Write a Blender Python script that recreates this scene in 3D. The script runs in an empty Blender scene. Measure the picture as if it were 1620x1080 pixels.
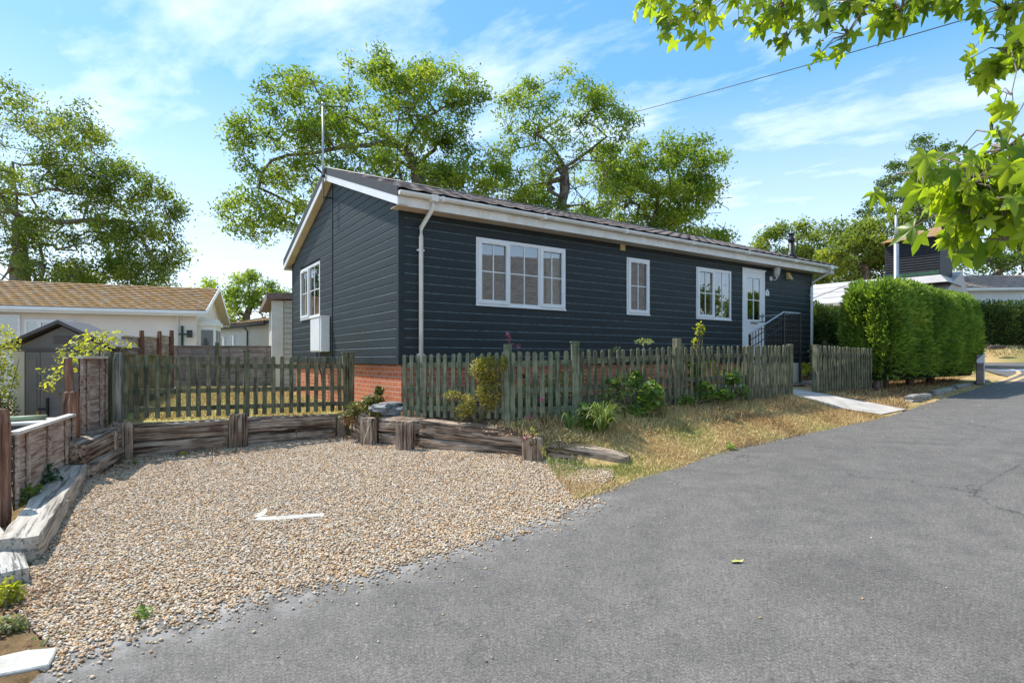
import bpy, bmesh, math, random
import numpy as np
from mathutils import Vector, Matrix, noise as mnoise
from mathutils.geometry import delaunay_2d_cdt
random.seed(7); rng = np.random.default_rng(11)
S = bpy.context.scene; COL = S.collection
PI = math.pi
# ---------------------------------------------------------------- camera, sky, sun
EYE = 1.55; FPX = 900.0; CX = 810.0; HY = 568.0
cd = bpy.data.cameras.new('camera'); cam = bpy.data.objects.new('camera', cd); COL.objects.link(cam)
cam.location = (0, 0, EYE); cam.rotation_euler = (PI/2, 0, 0)
cd.sensor_width = 36; cd.lens = 36*FPX/1620; cd.shift_y = (HY-540)/1620; cd.clip_start = .05; cd.clip_end = 3000
S.camera = cam
S.render.engine = 'CYCLES'
SUN_EL = math.radians(54); SUN_DIR = Vector((-.86, .51, 0)).normalized()
sun_az = math.atan2(SUN_DIR.x, SUN_DIR.y)
world = bpy.data.worlds.new("World"); S.world = world; world.use_nodes = True
def build_world():
    nt = world.node_tree; nt.nodes.clear(); N = nt.nodes.new; L = nt.links.new
    out = N('ShaderNodeOutputWorld'); bg = N('ShaderNodeBackground'); L(bg.outputs[0], out.inputs[0])
    sky = N('ShaderNodeTexSky'); sky.sky_type = 'NISHITA'; sky.sun_disc = False
    sky.sun_elevation = SUN_EL; sky.sun_rotation = sun_az; sky.altitude = 50; sky.air_density = 1.0; sky.dust_density = .6; sky.ozone_density = 2.5
    hs = N('ShaderNodeHueSaturation'); hs.inputs['Saturation'].default_value = 1.22; hs.inputs['Value'].default_value = 1.2; hs.inputs['Hue'].default_value = .508
    L(sky.outputs[0], hs.inputs['Color'])
    tc = N('ShaderNodeTexCoord'); sep = N('ShaderNodeSeparateXYZ'); L(tc.outputs['Generated'], sep.inputs[0])
    gr = N('ShaderNodeValToRGB'); e = gr.color_ramp.elements; e.new(.22); e.new(.45)
    for i, (p, c) in enumerate(((0, (.31, .355, .40)), (.16, (.20, .305, .385)), (.42, (.080, .230, .335)), (.9, (.032, .145, .265)))): e[i].position = p; e[i].color = c+(1,)
    L(sep.outputs[2], gr.inputs[0]); gm = N('ShaderNodeVectorMath'); gm.operation = 'SCALE'; gm.inputs['Scale'].default_value = 9.2; L(gr.outputs[0], gm.inputs[0])
    sm = N('ShaderNodeMix'); sm.data_type = 'RGBA'; sm.inputs['Factor'].default_value = .62; L(hs.outputs[0], sm.inputs['A']); L(gm.outputs[0], sm.inputs['B'])
    # project the direction on a cloud layer
    za = N('ShaderNodeMath'); za.operation = 'ADD'; za.inputs[1].default_value = .12; L(sep.outputs[2], za.inputs[0])
    zm = N('ShaderNodeMath'); zm.operation = 'MAXIMUM'; zm.inputs[1].default_value = .05; L(za.outputs[0], zm.inputs[0])
    dx = N('ShaderNodeMath'); dx.operation = 'DIVIDE'; L(sep.outputs[0], dx.inputs[0]); L(zm.outputs[0], dx.inputs[1])
    dy = N('ShaderNodeMath'); dy.operation = 'DIVIDE'; L(sep.outputs[1], dy.inputs[0]); L(zm.outputs[0], dy.inputs[1])
    cb = N('ShaderNodeCombineXYZ'); L(dx.outputs[0], cb.inputs[0]); L(dy.outputs[0], cb.inputs[1])
    mp = N('ShaderNodeMapping'); mp.vector_type = 'TEXTURE'; mp.inputs['Rotation'].default_value = (0, 0, math.radians(-34)); mp.inputs['Scale'].default_value = (.95, .55, 1); mp.inputs['Location'].default_value = (3.3, 1.2, 0)
    L(cb.outputs[0], mp.inputs[0])
    n1 = N('ShaderNodeTexNoise'); n1.inputs['Scale'].default_value = 1.7; n1.inputs['Detail'].default_value = 7; n1.inputs['Roughness'].default_value = .6; n1.inputs['Distortion'].default_value = .15
    L(mp.outputs[0], n1.inputs['Vector'])
    r1 = N('ShaderNodeValToRGB'); r1.color_ramp.elements[0].position = .45; r1.color_ramp.elements[1].position = .74
    r1.color_ramp.elements[1].color = (.75,)*3+(1,)
    L(n1.outputs[0], r1.inputs[0])
    # low haze near the horizon
    hz = N('ShaderNodeMapRange'); hz.inputs['From Min'].default_value = .0; hz.inputs['From Max'].default_value = .42; hz.inputs['To Min'].default_value = .6; hz.inputs['To Max'].default_value = 0
    L(sep.outputs[2], hz.inputs['Value'])
    mx = N('ShaderNodeMath'); mx.operation = 'MAXIMUM'; L(r1.outputs[0], mx.inputs[0]); L(hz.outputs[0], mx.inputs[1])
    mix = N('ShaderNodeMix'); mix.data_type = 'RGBA'; L(mx.outputs[0], mix.inputs['Factor']); L(sm.outputs['Result'], mix.inputs['A'])
    mix.inputs['B'].default_value = (4.9, 5.35, 5.9, 1)
    L(mix.outputs['Result'], bg.inputs[0]); bg.inputs[1].default_value = .15
build_world()
sd = bpy.data.lights.new('sun', 'SUN'); sd.energy = 3.6; sd.angle = math.radians(.6); sd.color = (1, .955, .88)
sun = bpy.data.objects.new('sun', sd); COL.objects.link(sun)
sv = Vector((SUN_DIR.x*math.cos(SUN_EL), SUN_DIR.y*math.cos(SUN_EL), math.sin(SUN_EL)))
sun.rotation_euler = sv.to_track_quat('Z', 'Y').to_euler(); sun.location = (-20, 10, 30)
S.view_settings.view_transform = 'Standard'; S.view_settings.look = 'None'; S.view_settings.gamma = 1
S.view_settings.exposure = .90
# ---------------------------------------------------------------- generic helpers
def ray(px, py): return np.array([(px-CX)/FPX, 1.0, (HY-py)/FPX])
def P(px, py, Y): return Vector(((px-CX)/FPX*Y, Y, EYE+(HY-py)/FPX*Y))
def tag(o, label=None, cat=None, group=None, kind=None):
    if label: o['label'] = label
    if cat: o['category'] = cat
    if group: o['group'] = group
    if kind: o['kind'] = kind
    return o
def empty(name, loc, rz=0, label=None, cat=None, group=None):
    o = bpy.data.objects.new(name, None); o.location = loc; o.rotation_euler = (0, 0, rz); COL.objects.link(o)
    o.empty_display_size = .2
    return tag(o, label, cat, group)
def link(name, me, mat=None, parent=None, loc=None, rot=None):
    o = bpy.data.objects.new(name, me); COL.objects.link(o)
    if mat is not None and len(me.materials) == 0: me.materials.append(mat)
    if parent: o.parent = parent
    if loc is not None: o.location = loc
    if rot is not None: o.rotation_euler = rot
    return o
def copy_tree(o, parent=None):
    c = o.copy(); COL.objects.link(c)
    if parent: c.parent = parent
    for ch in [x for x in COL.objects if x.parent == o]: copy_tree(ch, c)
    return c
class MB:
    def __init__(s): s.v = []; s.f = []; s.sm = []
    def add(s, v, f, smooth=False):
        b = len(s.v); s.v += [tuple(x) for x in v]; s.f += [tuple(b+i for i in q) for q in f]; s.sm += [smooth]*len(f); return s
    def box(s, x0, x1, y0, y1, z0, z1, M=None):
        v = [(x0,y0,z0),(x1,y0,z0),(x1,y1,z0),(x0,y1,z0),(x0,y0,z1),(x1,y0,z1),(x1,y1,z1),(x0,y1,z1)]
        if M is not None: v = [tuple(M@Vector(p)) for p in v]
        return s.add(v, [(0,3,2,1),(4,5,6,7),(0,1,5,4),(1,2,6,5),(2,3,7,6),(3,0,4,7)])
    def tube(s, pts, r, n=8, caps=True, smooth=True, ell=1.0):
        pts = [Vector(p) for p in pts]; rs = r if isinstance(r, (list, tuple)) else [r]*len(pts)
        V = []; F = []; up = Vector((0, 0, 1))
        for i, p in enumerate(pts):
            a = pts[max(i-1, 0)]; b = pts[min(i+1, len(pts)-1)]; d = (b-a).normalized()
            ref = up if abs(d.z) < .95 else Vector((1, 0, 0))
            u = d.cross(ref).normalized(); w = u.cross(d).normalized()
            for k in range(n):
                an = 2*PI*k/n; V.append(p+u*math.cos(an)*rs[i]+w*math.sin(an)*rs[i]*ell)
        for i in range(len(pts)-1):
            for k in range(n):
                k2 = (k+1) % n; F.append((i*n+k, i*n+k2, (i+1)*n+k2, (i+1)*n+k))
        if caps: F.append(tuple(range(n))[::-1]); F.append(tuple((len(pts)-1)*n+k for k in range(n)))
        return s.add(V, F, smooth)
    def prism(s, poly, y0, y1):      # poly in x,z, extruded in y
        n = len(poly); v = [(x, y0, z) for x, z in poly]+[(x, y1, z) for x, z in poly]
        f = [tuple(range(n)), tuple(range(2*n-1, n-1, -1))]+[(i, i+n, (i+1) % n+n, (i+1) % n) for i in range(n)]
        return s.add(v, f)
    def mesh(s, name, bevel=0):
        me = bpy.data.meshes.new(name); me.from_pydata(s.v, [], s.f)
        me.polygons.foreach_set('use_smooth', s.sm)
        bm = bmesh.new(); bm.from_mesh(me)
        if name != 'pane': bmesh.ops.recalc_face_normals(bm, faces=bm.faces)
        if bevel:
            bmesh.ops.bevel(bm, geom=[e for e in bm.edges if e.calc_face_angle(0) > .5], offset=bevel, segments=1, affect='EDGES')
        bm.to_mesh(me); bm.free(); me.update(); return me
    def build(s, name, mat, parent=None, bevel=0, loc=None, rot=None):
        return link(name, s.mesh(name, bevel), mat, parent, loc, rot)
def npmesh(name, V, F, mat, attr=None, smooth=False, parent=None, cols=None):
    """V (n,3), F (m,k) same k"""
    me = bpy.data.meshes.new(name); n = len(V); m, k = F.shape
    me.vertices.add(n); me.vertices.foreach_set('co', V.astype(np.float32).ravel())
    me.loops.add(m*k); me.loops.foreach_set('vertex_index', F.astype(np.int32).ravel())
    me.polygons.add(m); me.polygons.foreach_set('loop_start', np.arange(0, m*k, k, dtype=np.int32))
    me.polygons.foreach_set('use_smooth', np.full(m, smooth))
    me.update(calc_edges=True)
    if attr is not None:
        a = me.attributes.new('v', 'FLOAT', 'FACE'); a.data.foreach_set('value', attr.astype(np.float32))
    if cols is not None:
        a = me.attributes.new('Col', 'FLOAT_COLOR', 'POINT'); a.data.foreach_set('color', cols.astype(np.float32).ravel())
    return link(name, me, mat, parent)
def rotmats(n, tilt=1.0, up=None, yaw=None):
    """random frames whose z axis scatters round +z by tilt (radians sigma)"""
    th = yaw if yaw is not None else rng.uniform(0, 2*PI, n)
    nz = np.zeros((n, 3)); nz[:, 2] = 1
    nz[:, :2] += rng.normal(0, tilt, (n, 2)); nz /= np.linalg.norm(nz, axis=1)[:, None]
    x = np.stack([np.cos(th), np.sin(th), np.zeros(n)], 1)
    y = np.cross(nz, x); y /= np.linalg.norm(y, axis=1)[:, None]; x = np.cross(y, nz)
    return np.stack([x, y, nz], 2)
def scatter(name, tv, tf, pos, R, sc, mat, attr=None, smooth=False, parent=None):
    tv = np.array(tv, float); tf = np.array(tf, int); n = len(pos); k = len(tv)
    sc = np.asarray(sc, float)
    if sc.ndim == 1: sc = np.repeat(sc[:, None], 3, 1)
    loc = tv[None]*sc[:, None, :]
    V = np.einsum('nij,nkj->nki', R, loc)+pos[:, None, :]
    F = tf[None]+(np.arange(n)*k)[:, None, None]
    if attr is None: attr = rng.random(n)
    return npmesh(name, V.reshape(-1, 3), F.reshape(-1, tf.shape[1]), mat, np.repeat(attr, len(tf)), smooth, parent)
# ---------------------------------------------------------------- materials
MATS = {}
class NB:
    def __init__(s, name):
        s.m = bpy.data.materials.new(name); s.m.use_nodes = True; s.nt = s.m.node_tree; s.nt.nodes.clear()
        s.out = s.N('ShaderNodeOutputMaterial'); s.b = s.N('ShaderNodeBsdfPrincipled'); s.L(s.b.outputs[0], s.out.inputs[0])
    def N(s, t): return s.nt.nodes.new(t)
    def L(s, a, b): s.nt.links.new(a, b)
    def vec(s, scale=(1, 1, 1), rnd=True):
        tc = s.N('ShaderNodeTexCoord'); v = tc.outputs['Object']
        if rnd:
            oi = s.N('ShaderNodeObjectInfo'); mu = s.N('ShaderNodeMath'); mu.operation = 'MULTIPLY'; mu.inputs[1].default_value = 37.0
            s.L(oi.outputs['Random'], mu.inputs[0]); ad = s.N('ShaderNodeVectorMath'); ad.operation = 'ADD'
            s.L(v, ad.inputs[0]); s.L(mu.outputs[0], ad.inputs[1]); v = ad.outputs[0]
        mp = s.N('ShaderNodeMapping'); mp.inputs['Scale'].default_value = scale; s.L(v, mp.inputs[0]); return mp.outputs[0]
    def noise(s, v, scale, detail=4, rough=.55, dist=0):
        n = s.N('ShaderNodeTexNoise'); n.inputs['Scale'].default_value = scale; n.inputs['Detail'].default_value = detail
        n.inputs['Roughness'].default_value = rough; n.inputs['Distortion'].default_value = dist; s.L(v, n.inputs['Vector']); return n.outputs[0]
    def ramp(s, f, stops):
        r = s.N('ShaderNodeValToRGB'); e = r.color_ramp.elements
        while len(e) < len(stops): e.new(.5)
        for i, (p, c) in enumerate(stops):
            e[i].position = p; e[i].color = (c if isinstance(c, (tuple, list)) else (c, c, c))[:3]+(1,) if isinstance(c, (tuple, list)) else (c, c, c, 1)
        s.L(f, r.inputs[0]); return r.outputs[0]
    def mix(s, f, a, b, mode='MIX'):
        m = s.N('ShaderNodeMix'); m.data_type = 'RGBA'; m.blend_type = mode
        for k, x in (('Factor', f), ('A', a), ('B', b)):
            if isinstance(x, (int, float)): m.inputs[k].default_value = x if k == 'Factor' else (x, x, x, 1)
            elif isinstance(x, tuple): m.inputs[k].default_value = x[:3]+(1,)
            else: s.L(x, m.inputs[k])
        return m.outputs['Result']
    def bump(s, h, strength=.3, dist=.01, prev=None):
        b = s.N('ShaderNodeBump'); b.inputs['Strength'].default_value = strength; b.inputs['Distance'].default_value = dist
        s.L(h, b.inputs['Height'])
        if prev is not None: s.L(prev, b.inputs['Normal'])
        s.L(b.outputs[0], s.b.inputs['Normal']); return b.outputs[0]
    def col(s, c):
        if isinstance(c, tuple): s.b.inputs['Base Color'].default_value = c[:3]+(1,)
        else: s.L(c, s.b.inputs['Base Color'])
    def fin(s, rough=.6, spec=.4, metal=0):
        if isinstance(rough, (int, float)): s.b.inputs['Roughness'].default_value = rough
        else: s.L(rough, s.b.inputs['Roughness'])
        s.b.inputs['Specular IOR Level'].default_value = spec; s.b.inputs['Metallic'].default_value = metal
        return s.m
def m_plain(name, c, rough=.5, var=.12, scale=6, spec=.4, metal=0, bump=.1, dirt=None):
    n = NB(name); v = n.vec(); f = n.noise(v, scale, 5)
    dk = tuple(x*(1-var*1.6) for x in c); lt = tuple(min(1, x*(1+var)) for x in c)
    cc = n.ramp(f, [(.3, dk), (.7, lt)])
    if dirt:
        f2 = n.ramp(n.noise(n.vec((3, 3, 1)), 2.3, 6, .7), [(.5, 0), (.75, 1)])
        cc = n.mix(f2, cc, dirt)
    n.col(cc)
    if bump: n.bump(n.noise(v, scale*12, 4), bump, .004)
    return n.fin(rough, spec, metal)
def m_wood(name, stops, grain=(1.2, 22, 22), rough=.8, bump=.5, cracks=True, dist=.006, knots=True, crackcol=.25, spec=.3):
    n = NB(name); v = n.vec(grain); f = n.noise(v, 2.2, 7, .62, .3)
    big = n.noise(n.vec((2, 5, 5)), 1.3, 4)
    mf = n.N('ShaderNodeMath'); mf.operation = 'MULTIPLY_ADD'; n.L(big, mf.inputs[0]); mf.inputs[1].default_value = .9
    sub = n.N('ShaderNodeMath'); sub.operation = 'ADD'; sub.inputs[1].default_value = -.45; n.L(f, sub.inputs[0]); n.L(sub.outputs[0], mf.inputs[2])
    c = n.ramp(mf.outputs[0], stops)
    h = f
    if cracks:
        cr = n.noise(n.vec((grain[0]*.6, grain[1]*1.3, grain[2]*1.3)), 1.6, 3, .5, .6)
        ck = n.ramp(cr, [(.40, 0), (.455, 1)])
        c = n.mix(ck, n.mix(1.0, c, crackcol, 'MULTIPLY'), c); h = n.mix(.5, h, ck)
    n.col(c); n.bump(h, bump, dist); return n.fin(rough, spec)
def m_leaf(name, c0, c1, c2, trans=.35, rough=.5, spec=.35):
    n = NB(name); a = n.N('ShaderNodeAttribute'); a.attribute_name = 'v'
    big = n.noise(n.vec(rnd=False), .45, 3); ad = n.N('ShaderNodeMath'); ad.operation = 'MULTIPLY_ADD'
    n.L(big, ad.inputs[0]); ad.inputs[1].default_value = 1.1; s2 = n.N('ShaderNodeMath'); s2.operation = 'MULTIPLY_ADD'
    n.L(a.outputs['Fac'], s2.inputs[0]); s2.inputs[1].default_value = .75; s2.inputs[2].default_value = -.45; n.L(s2.outputs[0], ad.inputs[2])
    c = n.ramp(ad.outputs[0], [(.1, c0), (.5, c1), (.95, c2)]); n.col(c); n.fin(rough, spec)
    tr = n.N('ShaderNodeBsdfTranslucent'); tc = n.mix(1.0, c, (1.5, 1.45, .55), 'MULTIPLY'); n.L(tc, tr.inputs[0])
    mx = n.N('ShaderNodeMixShader'); mx.inputs[0].default_value = trans; n.L(n.b.outputs[0], mx.inputs[1]); n.L(tr.outputs[0], mx.inputs[2])
    n.L(mx.outputs[0], n.out.inputs[0]); return n.m
def m_clad(name, base, hi):
    n = NB(name); v = n.vec((.8, 30, 30), rnd=False); f = n.noise(v, 2.5, 6, .6)
    v2 = n.vec((.7, .7, 7.25), rnd=False); g = n.noise(v2, 1.0, 2)
    c = n.mix(n.ramp(f, [(.35, 0), (.7, 1)]), base, hi)
    c = n.mix(n.ramp(g, [(.35, 0), (.7, .5)]), c, tuple(x*1.25 for x in hi))
    kn = n.N('ShaderNodeTexVoronoi'); kn.inputs['Scale'].default_value = 1.0; n.L(n.vec((2.2, 2.2, 6), rnd=False), kn.inputs['Vector'])
    k = n.ramp(kn.outputs['Distance'], [(.03, 0), (.06, 1)]); c = n.mix(k, tuple(x*.45 for x in base), c)
    n.col(c); n.bump(f, .35, .004); return n.fin(.55, .4)
def m_brick():
    n = NB('red_brick'); v = n.vec(rnd=False)
    sp = n.N('ShaderNodeSeparateXYZ'); n.L(v, sp.inputs[0]); ad = n.N('ShaderNodeMath'); ad.operation = 'ADD'; n.L(sp.outputs[0], ad.inputs[0]); n.L(sp.outputs[1], ad.inputs[1])
    cb = n.N('ShaderNodeCombineXYZ'); n.L(ad.outputs[0], cb.inputs[0]); n.L(sp.outputs[2], cb.inputs[1])
    b = n.N('ShaderNodeTexBrick'); b.inputs['Scale'].default_value = 1; b.inputs['Brick Width'].default_value = .225; b.inputs['Row Height'].default_value = .075
    b.inputs['Mortar Size'].default_value = .006; b.inputs['Mortar Smooth'].default_value = .3; b.inputs['Color1'].default_value = (.60, .20, .09, 1); b.inputs['Color2'].default_value = (.47, .135, .06, 1)
    b.inputs['Mortar'].default_value = (.52, .44, .36, 1); b.inputs['Bias'].default_value = .1; n.L(cb.outputs[0], b.inputs['Vector'])
    f = n.noise(v, 40, 4); c = n.mix(.35, b.outputs[0], n.ramp(f, [(.3, (.38, .12, .06)), (.7, (.78, .36, .2))]), 'MIX')
    n.col(n.mix(n.ramp(n.noise(v, 3, 5), [(.5, 0), (.8, .4)]), b.outputs[0], c))
    inv = n.N('ShaderNodeMath'); inv.operation = 'SUBTRACT'; inv.inputs[0].default_value = 1; n.L(b.outputs['Fac'], inv.inputs[1])
    p = n.bump(inv.outputs[0], .7, .006); n.bump(f, .25, .003, p); return n.fin(.85, .2)
def m_asphalt():
    n = NB('asphalt'); v = n.vec(rnd=False)
    big = n.noise(v, .45, 5, .6, .5); mid = n.noise(v, 4, 5, .65); fine = n.noise(v, 95, 3, .8); vf = n.noise(v, 48, 3, .75)
    c = n.ramp(big, [(.3, (.115, .105, .094)), (.45, (.160, .147, .132)), (.6, (.138, .127, .114)), (.75, (.20, .184, .165))])
    c = n.mix(n.ramp(mid, [(.3, .4), (.6, 0)]), c, (.06, .058, .057))
    sp = n.ramp(fine, [(.36, 0), (.47, .5), (.58, .62), (.68, 1)])
    c = n.mix(.5, c, n.mix(1.0, c, n.mix(.0, n.ramp(fine, [(.3, .15), (.5, .9), (.68, 2.6)]), 1.0), 'MULTIPLY'))
    c = n.mix(n.ramp(vf, [(.3, .75), (.5, 0)]), c, (.05, .05, .052))
    c = n.mix(n.ramp(vf, [(.64, 0), (.72, .6)]), c, (.4, .38, .35))
    # dusty edge colour kept in the mesh (sheet attribute)
    a = n.N('ShaderNodeAttribute'); a.attribute_name = 'Col'; sx = n.N('ShaderNodeSeparateColor'); n.L(a.outputs['Color'], sx.inputs[0])
    du = n.N('ShaderNodeMath'); du.operation = 'MULTIPLY'; n.L(sx.outputs[0], du.inputs[0]); n.L(n.ramp(n.noise(v, 5, 6, .7), [(.42, 0), (.62, 1)]), du.inputs[1])
    c = n.mix(du.outputs[0], c, (.36, .34, .32))
    # cracks
    wv = n.N('ShaderNodeTexVoronoi'); wv.feature = 'DISTANCE_TO_EDGE'; wv.inputs['Scale'].default_value = .23
    wn = n.noise(v, 1.6, 5, .6); vm = n.N('ShaderNodeVectorMath'); vm.operation = 'MULTIPLY_ADD'; n.L(v, vm.inputs[0]); vm.inputs[1].default_value = (1, 1, 1)
    cw = n.N('ShaderNodeCombineXYZ'); n.L(wn, cw.inputs[0]); n.L(wn, cw.inputs[1]); n.L(cw.outputs[0], vm.inputs[2]); n.L(vm.outputs[0], wv.inputs['Vector'])
    ck = n.ramp(wv.outputs['Distance'], [(.0008, 1), (.004, 0)])
    cm = n.N('ShaderNodeMath'); cm.operation = 'MULTIPLY'; n.L(ck, cm.inputs[0]); n.L(n.ramp(n.noise(v, .8, 2), [(.46, 0), (.54, .8)]), cm.inputs[1])
    c = n.mix(cm.outputs[0], c, (.03, .03, .03))
    n.col(c); p = n.bump(fine, .55, .004); n.bump(n.noise(v, 1.3, 3), .2, .03, p); return n.fin(.82, .25)
def m_gravelbase():
    n = NB('gravel_base'); v = n.vec(rnd=False); vo = n.N('ShaderNodeTexVoronoi'); vo.inputs['Scale'].default_value = 55; n.L(v, vo.inputs['Vector'])
    sc = n.N('ShaderNodeSeparateColor'); n.L(vo.outputs['Color'], sc.inputs[0])
    c = n.ramp(sc.outputs[0], [(0, (.20, .13, .07)), (.3, (.42, .28, .16)), (.55, (.5, .42, .32)), (.8, (.30, .26, .22)), (1, (.62, .56, .48))])
    c = n.mix(n.ramp(vo.outputs['Distance'], [(.35, 0), (.7, .8)]), c, (.09, .065, .045))
    n.col(c); n.bump(vo.outputs['Distance'], -.9, .02); return n.fin(.8, .3)
def m_attr(name, stops, rough=.7, spec=.3, bump=None):
    n = NB(name); a = n.N('ShaderNodeAttribute'); a.attribute_name = 'v'; c = n.ramp(a.outputs['Fac'], stops); n.col(c)
    if bump: n.bump(n.noise(n.vec(rnd=False), bump, 3), .3, .003)
    return n.fin(rough, spec)
def m_ground():
    n = NB('ground_soil'); v = n.vec(rnd=False); a = n.N('ShaderNodeAttribute'); a.attribute_name = 'Col'
    f = n.noise(v, 14, 6, .7); g = n.noise(v, 90, 3, .7)
    c = n.mix(1.0, a.outputs['Color'], n.ramp(f, [(.25, (.45, .42, .38)), (.5, (.95, .95, .95)), (.75, (1.35, 1.3, 1.15))]), 'MULTIPLY')
    c = n.mix(.6, c, n.mix(1.0, c, n.ramp(g, [(.3, .45), (.7, 1.5)]), 'MULTIPLY'))
    n.col(c); p = n.bump(f, .6, .04); n.bump(g, .5, .012, p); return n.fin(.95, .1)
def m_tile(name, stops, moss=None, scale=3):
    n = NB(name); v = n.vec(rnd=False); f = n.noise(v, scale, 6, .7); c = n.ramp(f, stops)
    n2 = n.noise(v, scale*9, 4, .7); c = n.mix(.6, c, n.mix(1.0, c, n.ramp(n2, [(.3, .4), (.7, 1.7)]), 'MULTIPLY'))
    if moss: c = n.mix(n.ramp(n.noise(v, 3.5, 8, .8), [(.40, 0), (.54, .92)]), c, moss)
    n.col(c); n.bump(n2, .5, .006); return n.fin(.8, .25)
def m_glass():
    n = NB('window_glass'); n.nt.nodes.remove(n.b)
    fr = n.N('ShaderNodeFresnel'); fr.inputs[0].default_value = 1.9
    mr = n.N('ShaderNodeMapRange'); mr.inputs['To Min'].default_value = .22; mr.inputs['To Max'].default_value = 1; n.L(fr.outputs[0], mr.inputs[0])
    tr = n.N('ShaderNodeBsdfTransparent'); tr.inputs[0].default_value = (.82, .86, .86, 1)
    gl = n.N('ShaderNodeBsdfGlossy'); gl.inputs['Roughness'].default_value = .01; gl.inputs[0].default_value = (.85, .88, .9, 1)
    bp = n.N('ShaderNodeBump'); bp.inputs['Strength'].default_value = .06; bp.inputs['Distance'].default_value = .02; n.L(n.noise(n.vec(), 1.5, 2), bp.inputs['Height']); n.L(bp.outputs[0], gl.inputs['Normal'])
    mx = n.N('ShaderNodeMixShader'); n.L(mr.outputs[0], mx.inputs[0]); n.L(tr.outputs[0], mx.inputs[1]); n.L(gl.outputs[0], mx.inputs[2]); n.L(mx.outputs[0], n.out.inputs[0])
    return n.m
upvc = m_plain('white_upvc', (.80, .81, .82), .35, .04, 3, .5, bump=0)
upvc_dirty = m_plain('stained_white_plastic', (.78, .765, .72), .5, .08, 4, .4, bump=.05, dirt=(.66, .58, .47))
clad = m_clad('dark_painted_board', (.0070, .0125, .0135), (.0165, .0265, .0290))
chalk_lit_edge = m_plain('chalky_lit_board_edge', (.12, .155, .165), .6, .35, 20, .3)  # pale bevel colour: painted sky catch-light together with chalky paint wear
brick = m_brick(); asphalt = m_asphalt(); gravelbase = m_gravelbase(); groundmat = m_ground(); glass = m_glass()
soffitm = m_plain('cream_soffit', (.62, .52, .41), .6, .1, 3)
blackp = m_plain('black_painted_metal', (.018, .018, .02), .45, .2, 5, .5)
verge_black = m_plain('dark_grey_verge', (.045, .042, .042), .55, .15, 8)
roof_tile = m_tile('brown_grey_roof_tile', [(.3, (.07, .055, .05)), (.5, (.16, .13, .12)), (.62, (.26, .2, .17)), (.75, (.10, .085, .08))])
moss_tile = m_tile('mossy_roof_tile', [(.3, (.11, .085, .065)), (.5, (.26, .20, .15)), (.7, (.42, .36, .30))], (.30, .155, .03), 2.5)
cream = m_plain('cream_render', (.80, .72, .65), .8, .05, 1.2, .2, bump=.15)
whitewall = m_plain('white_render', (.74, .73, .71), .8, .05, 1.2, .2, bump=.15)
sleeperm = m_wood('weathered_sleeper_wood', [(.2, (.075, .046, .031)), (.4, (.215, .145, .10)), (.58, (.40, .31, .235)), (.85, (.60, .51, .41))], (1.0, 16, 16), .9, .9, dist=.012)
greenwood = m_wood('green_stained_wood', [(.2, (.060, .066, .038)), (.45, (.125, .132, .078)), (.65, (.215, .205, .13)), (.95, (.36, .33, .23))], (20, 20, 1.2), .85, .5, dist=.004, crackcol=.5)
greenwood2 = m_wood('fresh_green_stained_wood', [(.2, (.070, .088, .058)), (.45, (.135, .158, .10)), (.65, (.23, .235, .15)), (.95, (.38, .36, .25))], (20, 20, 1.2), .85, .5, dist=.004, crackcol=.55)
panelwood = m_wood('worn_lap_panel_wood', [(.2, (.21, .13, .09)), (.45, (.38, .28, .22)), (.65, (.52, .43, .36)), (.9, (.62, .55, .48))], (1.6, 18, 18), .85, .6, crackcol=.55)
redwood = m_wood('red_brown_post_wood', [(.2, (.11, .05, .028)), (.5, (.20, .095, .055)), (.8, (.36, .22, .15))], (18, 18, 1.2), .8, .6, crackcol=.4)
palewood = m_wood('sun_bleached_timber', [(.2, (.27, .23, .18)), (.5, (.42, .37, .31)), (.8, (.56, .51, .44))], (1.2, 16, 16), .9, .7, crackcol=.45)
greywood = m_wood('silvered_fence_wood', [(.2, (.16, .125, .11)), (.5, (.28, .23, .205)), (.8, (.40, .345, .31))], (1.2, 18, 18), .85, .6, crackcol=.5)
G0 = [(.2, (.060, .066, .038)), (.45, (.125, .132, .078)), (.65, (.215, .205, .13)), (.95, (.36, .33, .23))]
greenpost = m_wood('green_post_wood', G0, (1.2, 20, 20), .85, .5, dist=.004, crackcol=.5)
sagepost = m_wood('grey_green_knotty_wood', [(.2, (.13, .13, .10)), (.45, (.24, .24, .19)), (.65, (.34, .335, .28)), (.95, (.46, .44, .38))], (1.2, 16, 16), .85, .6, dist=.004, crackcol=.4)
redpost = m_wood('red_brown_upright_wood', [(.2, (.11, .05, .028)), (.5, (.22, .11, .07)), (.72, (.34, .21, .15)), (.9, (.48, .38, .31))], (1.2, 18, 18), .8, .6, crackcol=.4)
bark = m_wood('oak_bark', [(.2, (.075, .055, .042)), (.5, (.16, .125, .10)), (.8, (.26, .215, .18))], (6, 6, 1.5), .95, .8, dist=.03, crackcol=.5)
bark_pale = m_wood('pale_bark', [(.2, (.13, .10, .08)), (.5, (.25, .20, .165)), (.8, (.36, .30, .26))], (6, 6, 1.5), .95, .8, dist=.03, crackcol=.6)
twigm = m_plain('green_brown_twig', (.16, .14, .06), .7)
concrete = m_plain('pale_concrete', (.50, .455, .40), .9, .15, 5, .2, bump=.4)
whitepaint = m_plain('worn_white_paint', (.56, .54, .49), .8, .18, 9, .3, bump=.8, dirt=(.28, .25, .20))
galv = m_plain('galvanised_steel', (.42, .44, .47), .4, .12, 5, .5, .6, bump=0)
stonem = m_plain('grey_stone', (.30, .28, .25), .85, .3, 8, .3, bump=.6)
slatem = m_plain('blue_grey_slate', (.16, .18, .19), .6, .35, 6, .4, bump=.6, dirt=(.36, .33, .27))
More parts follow.
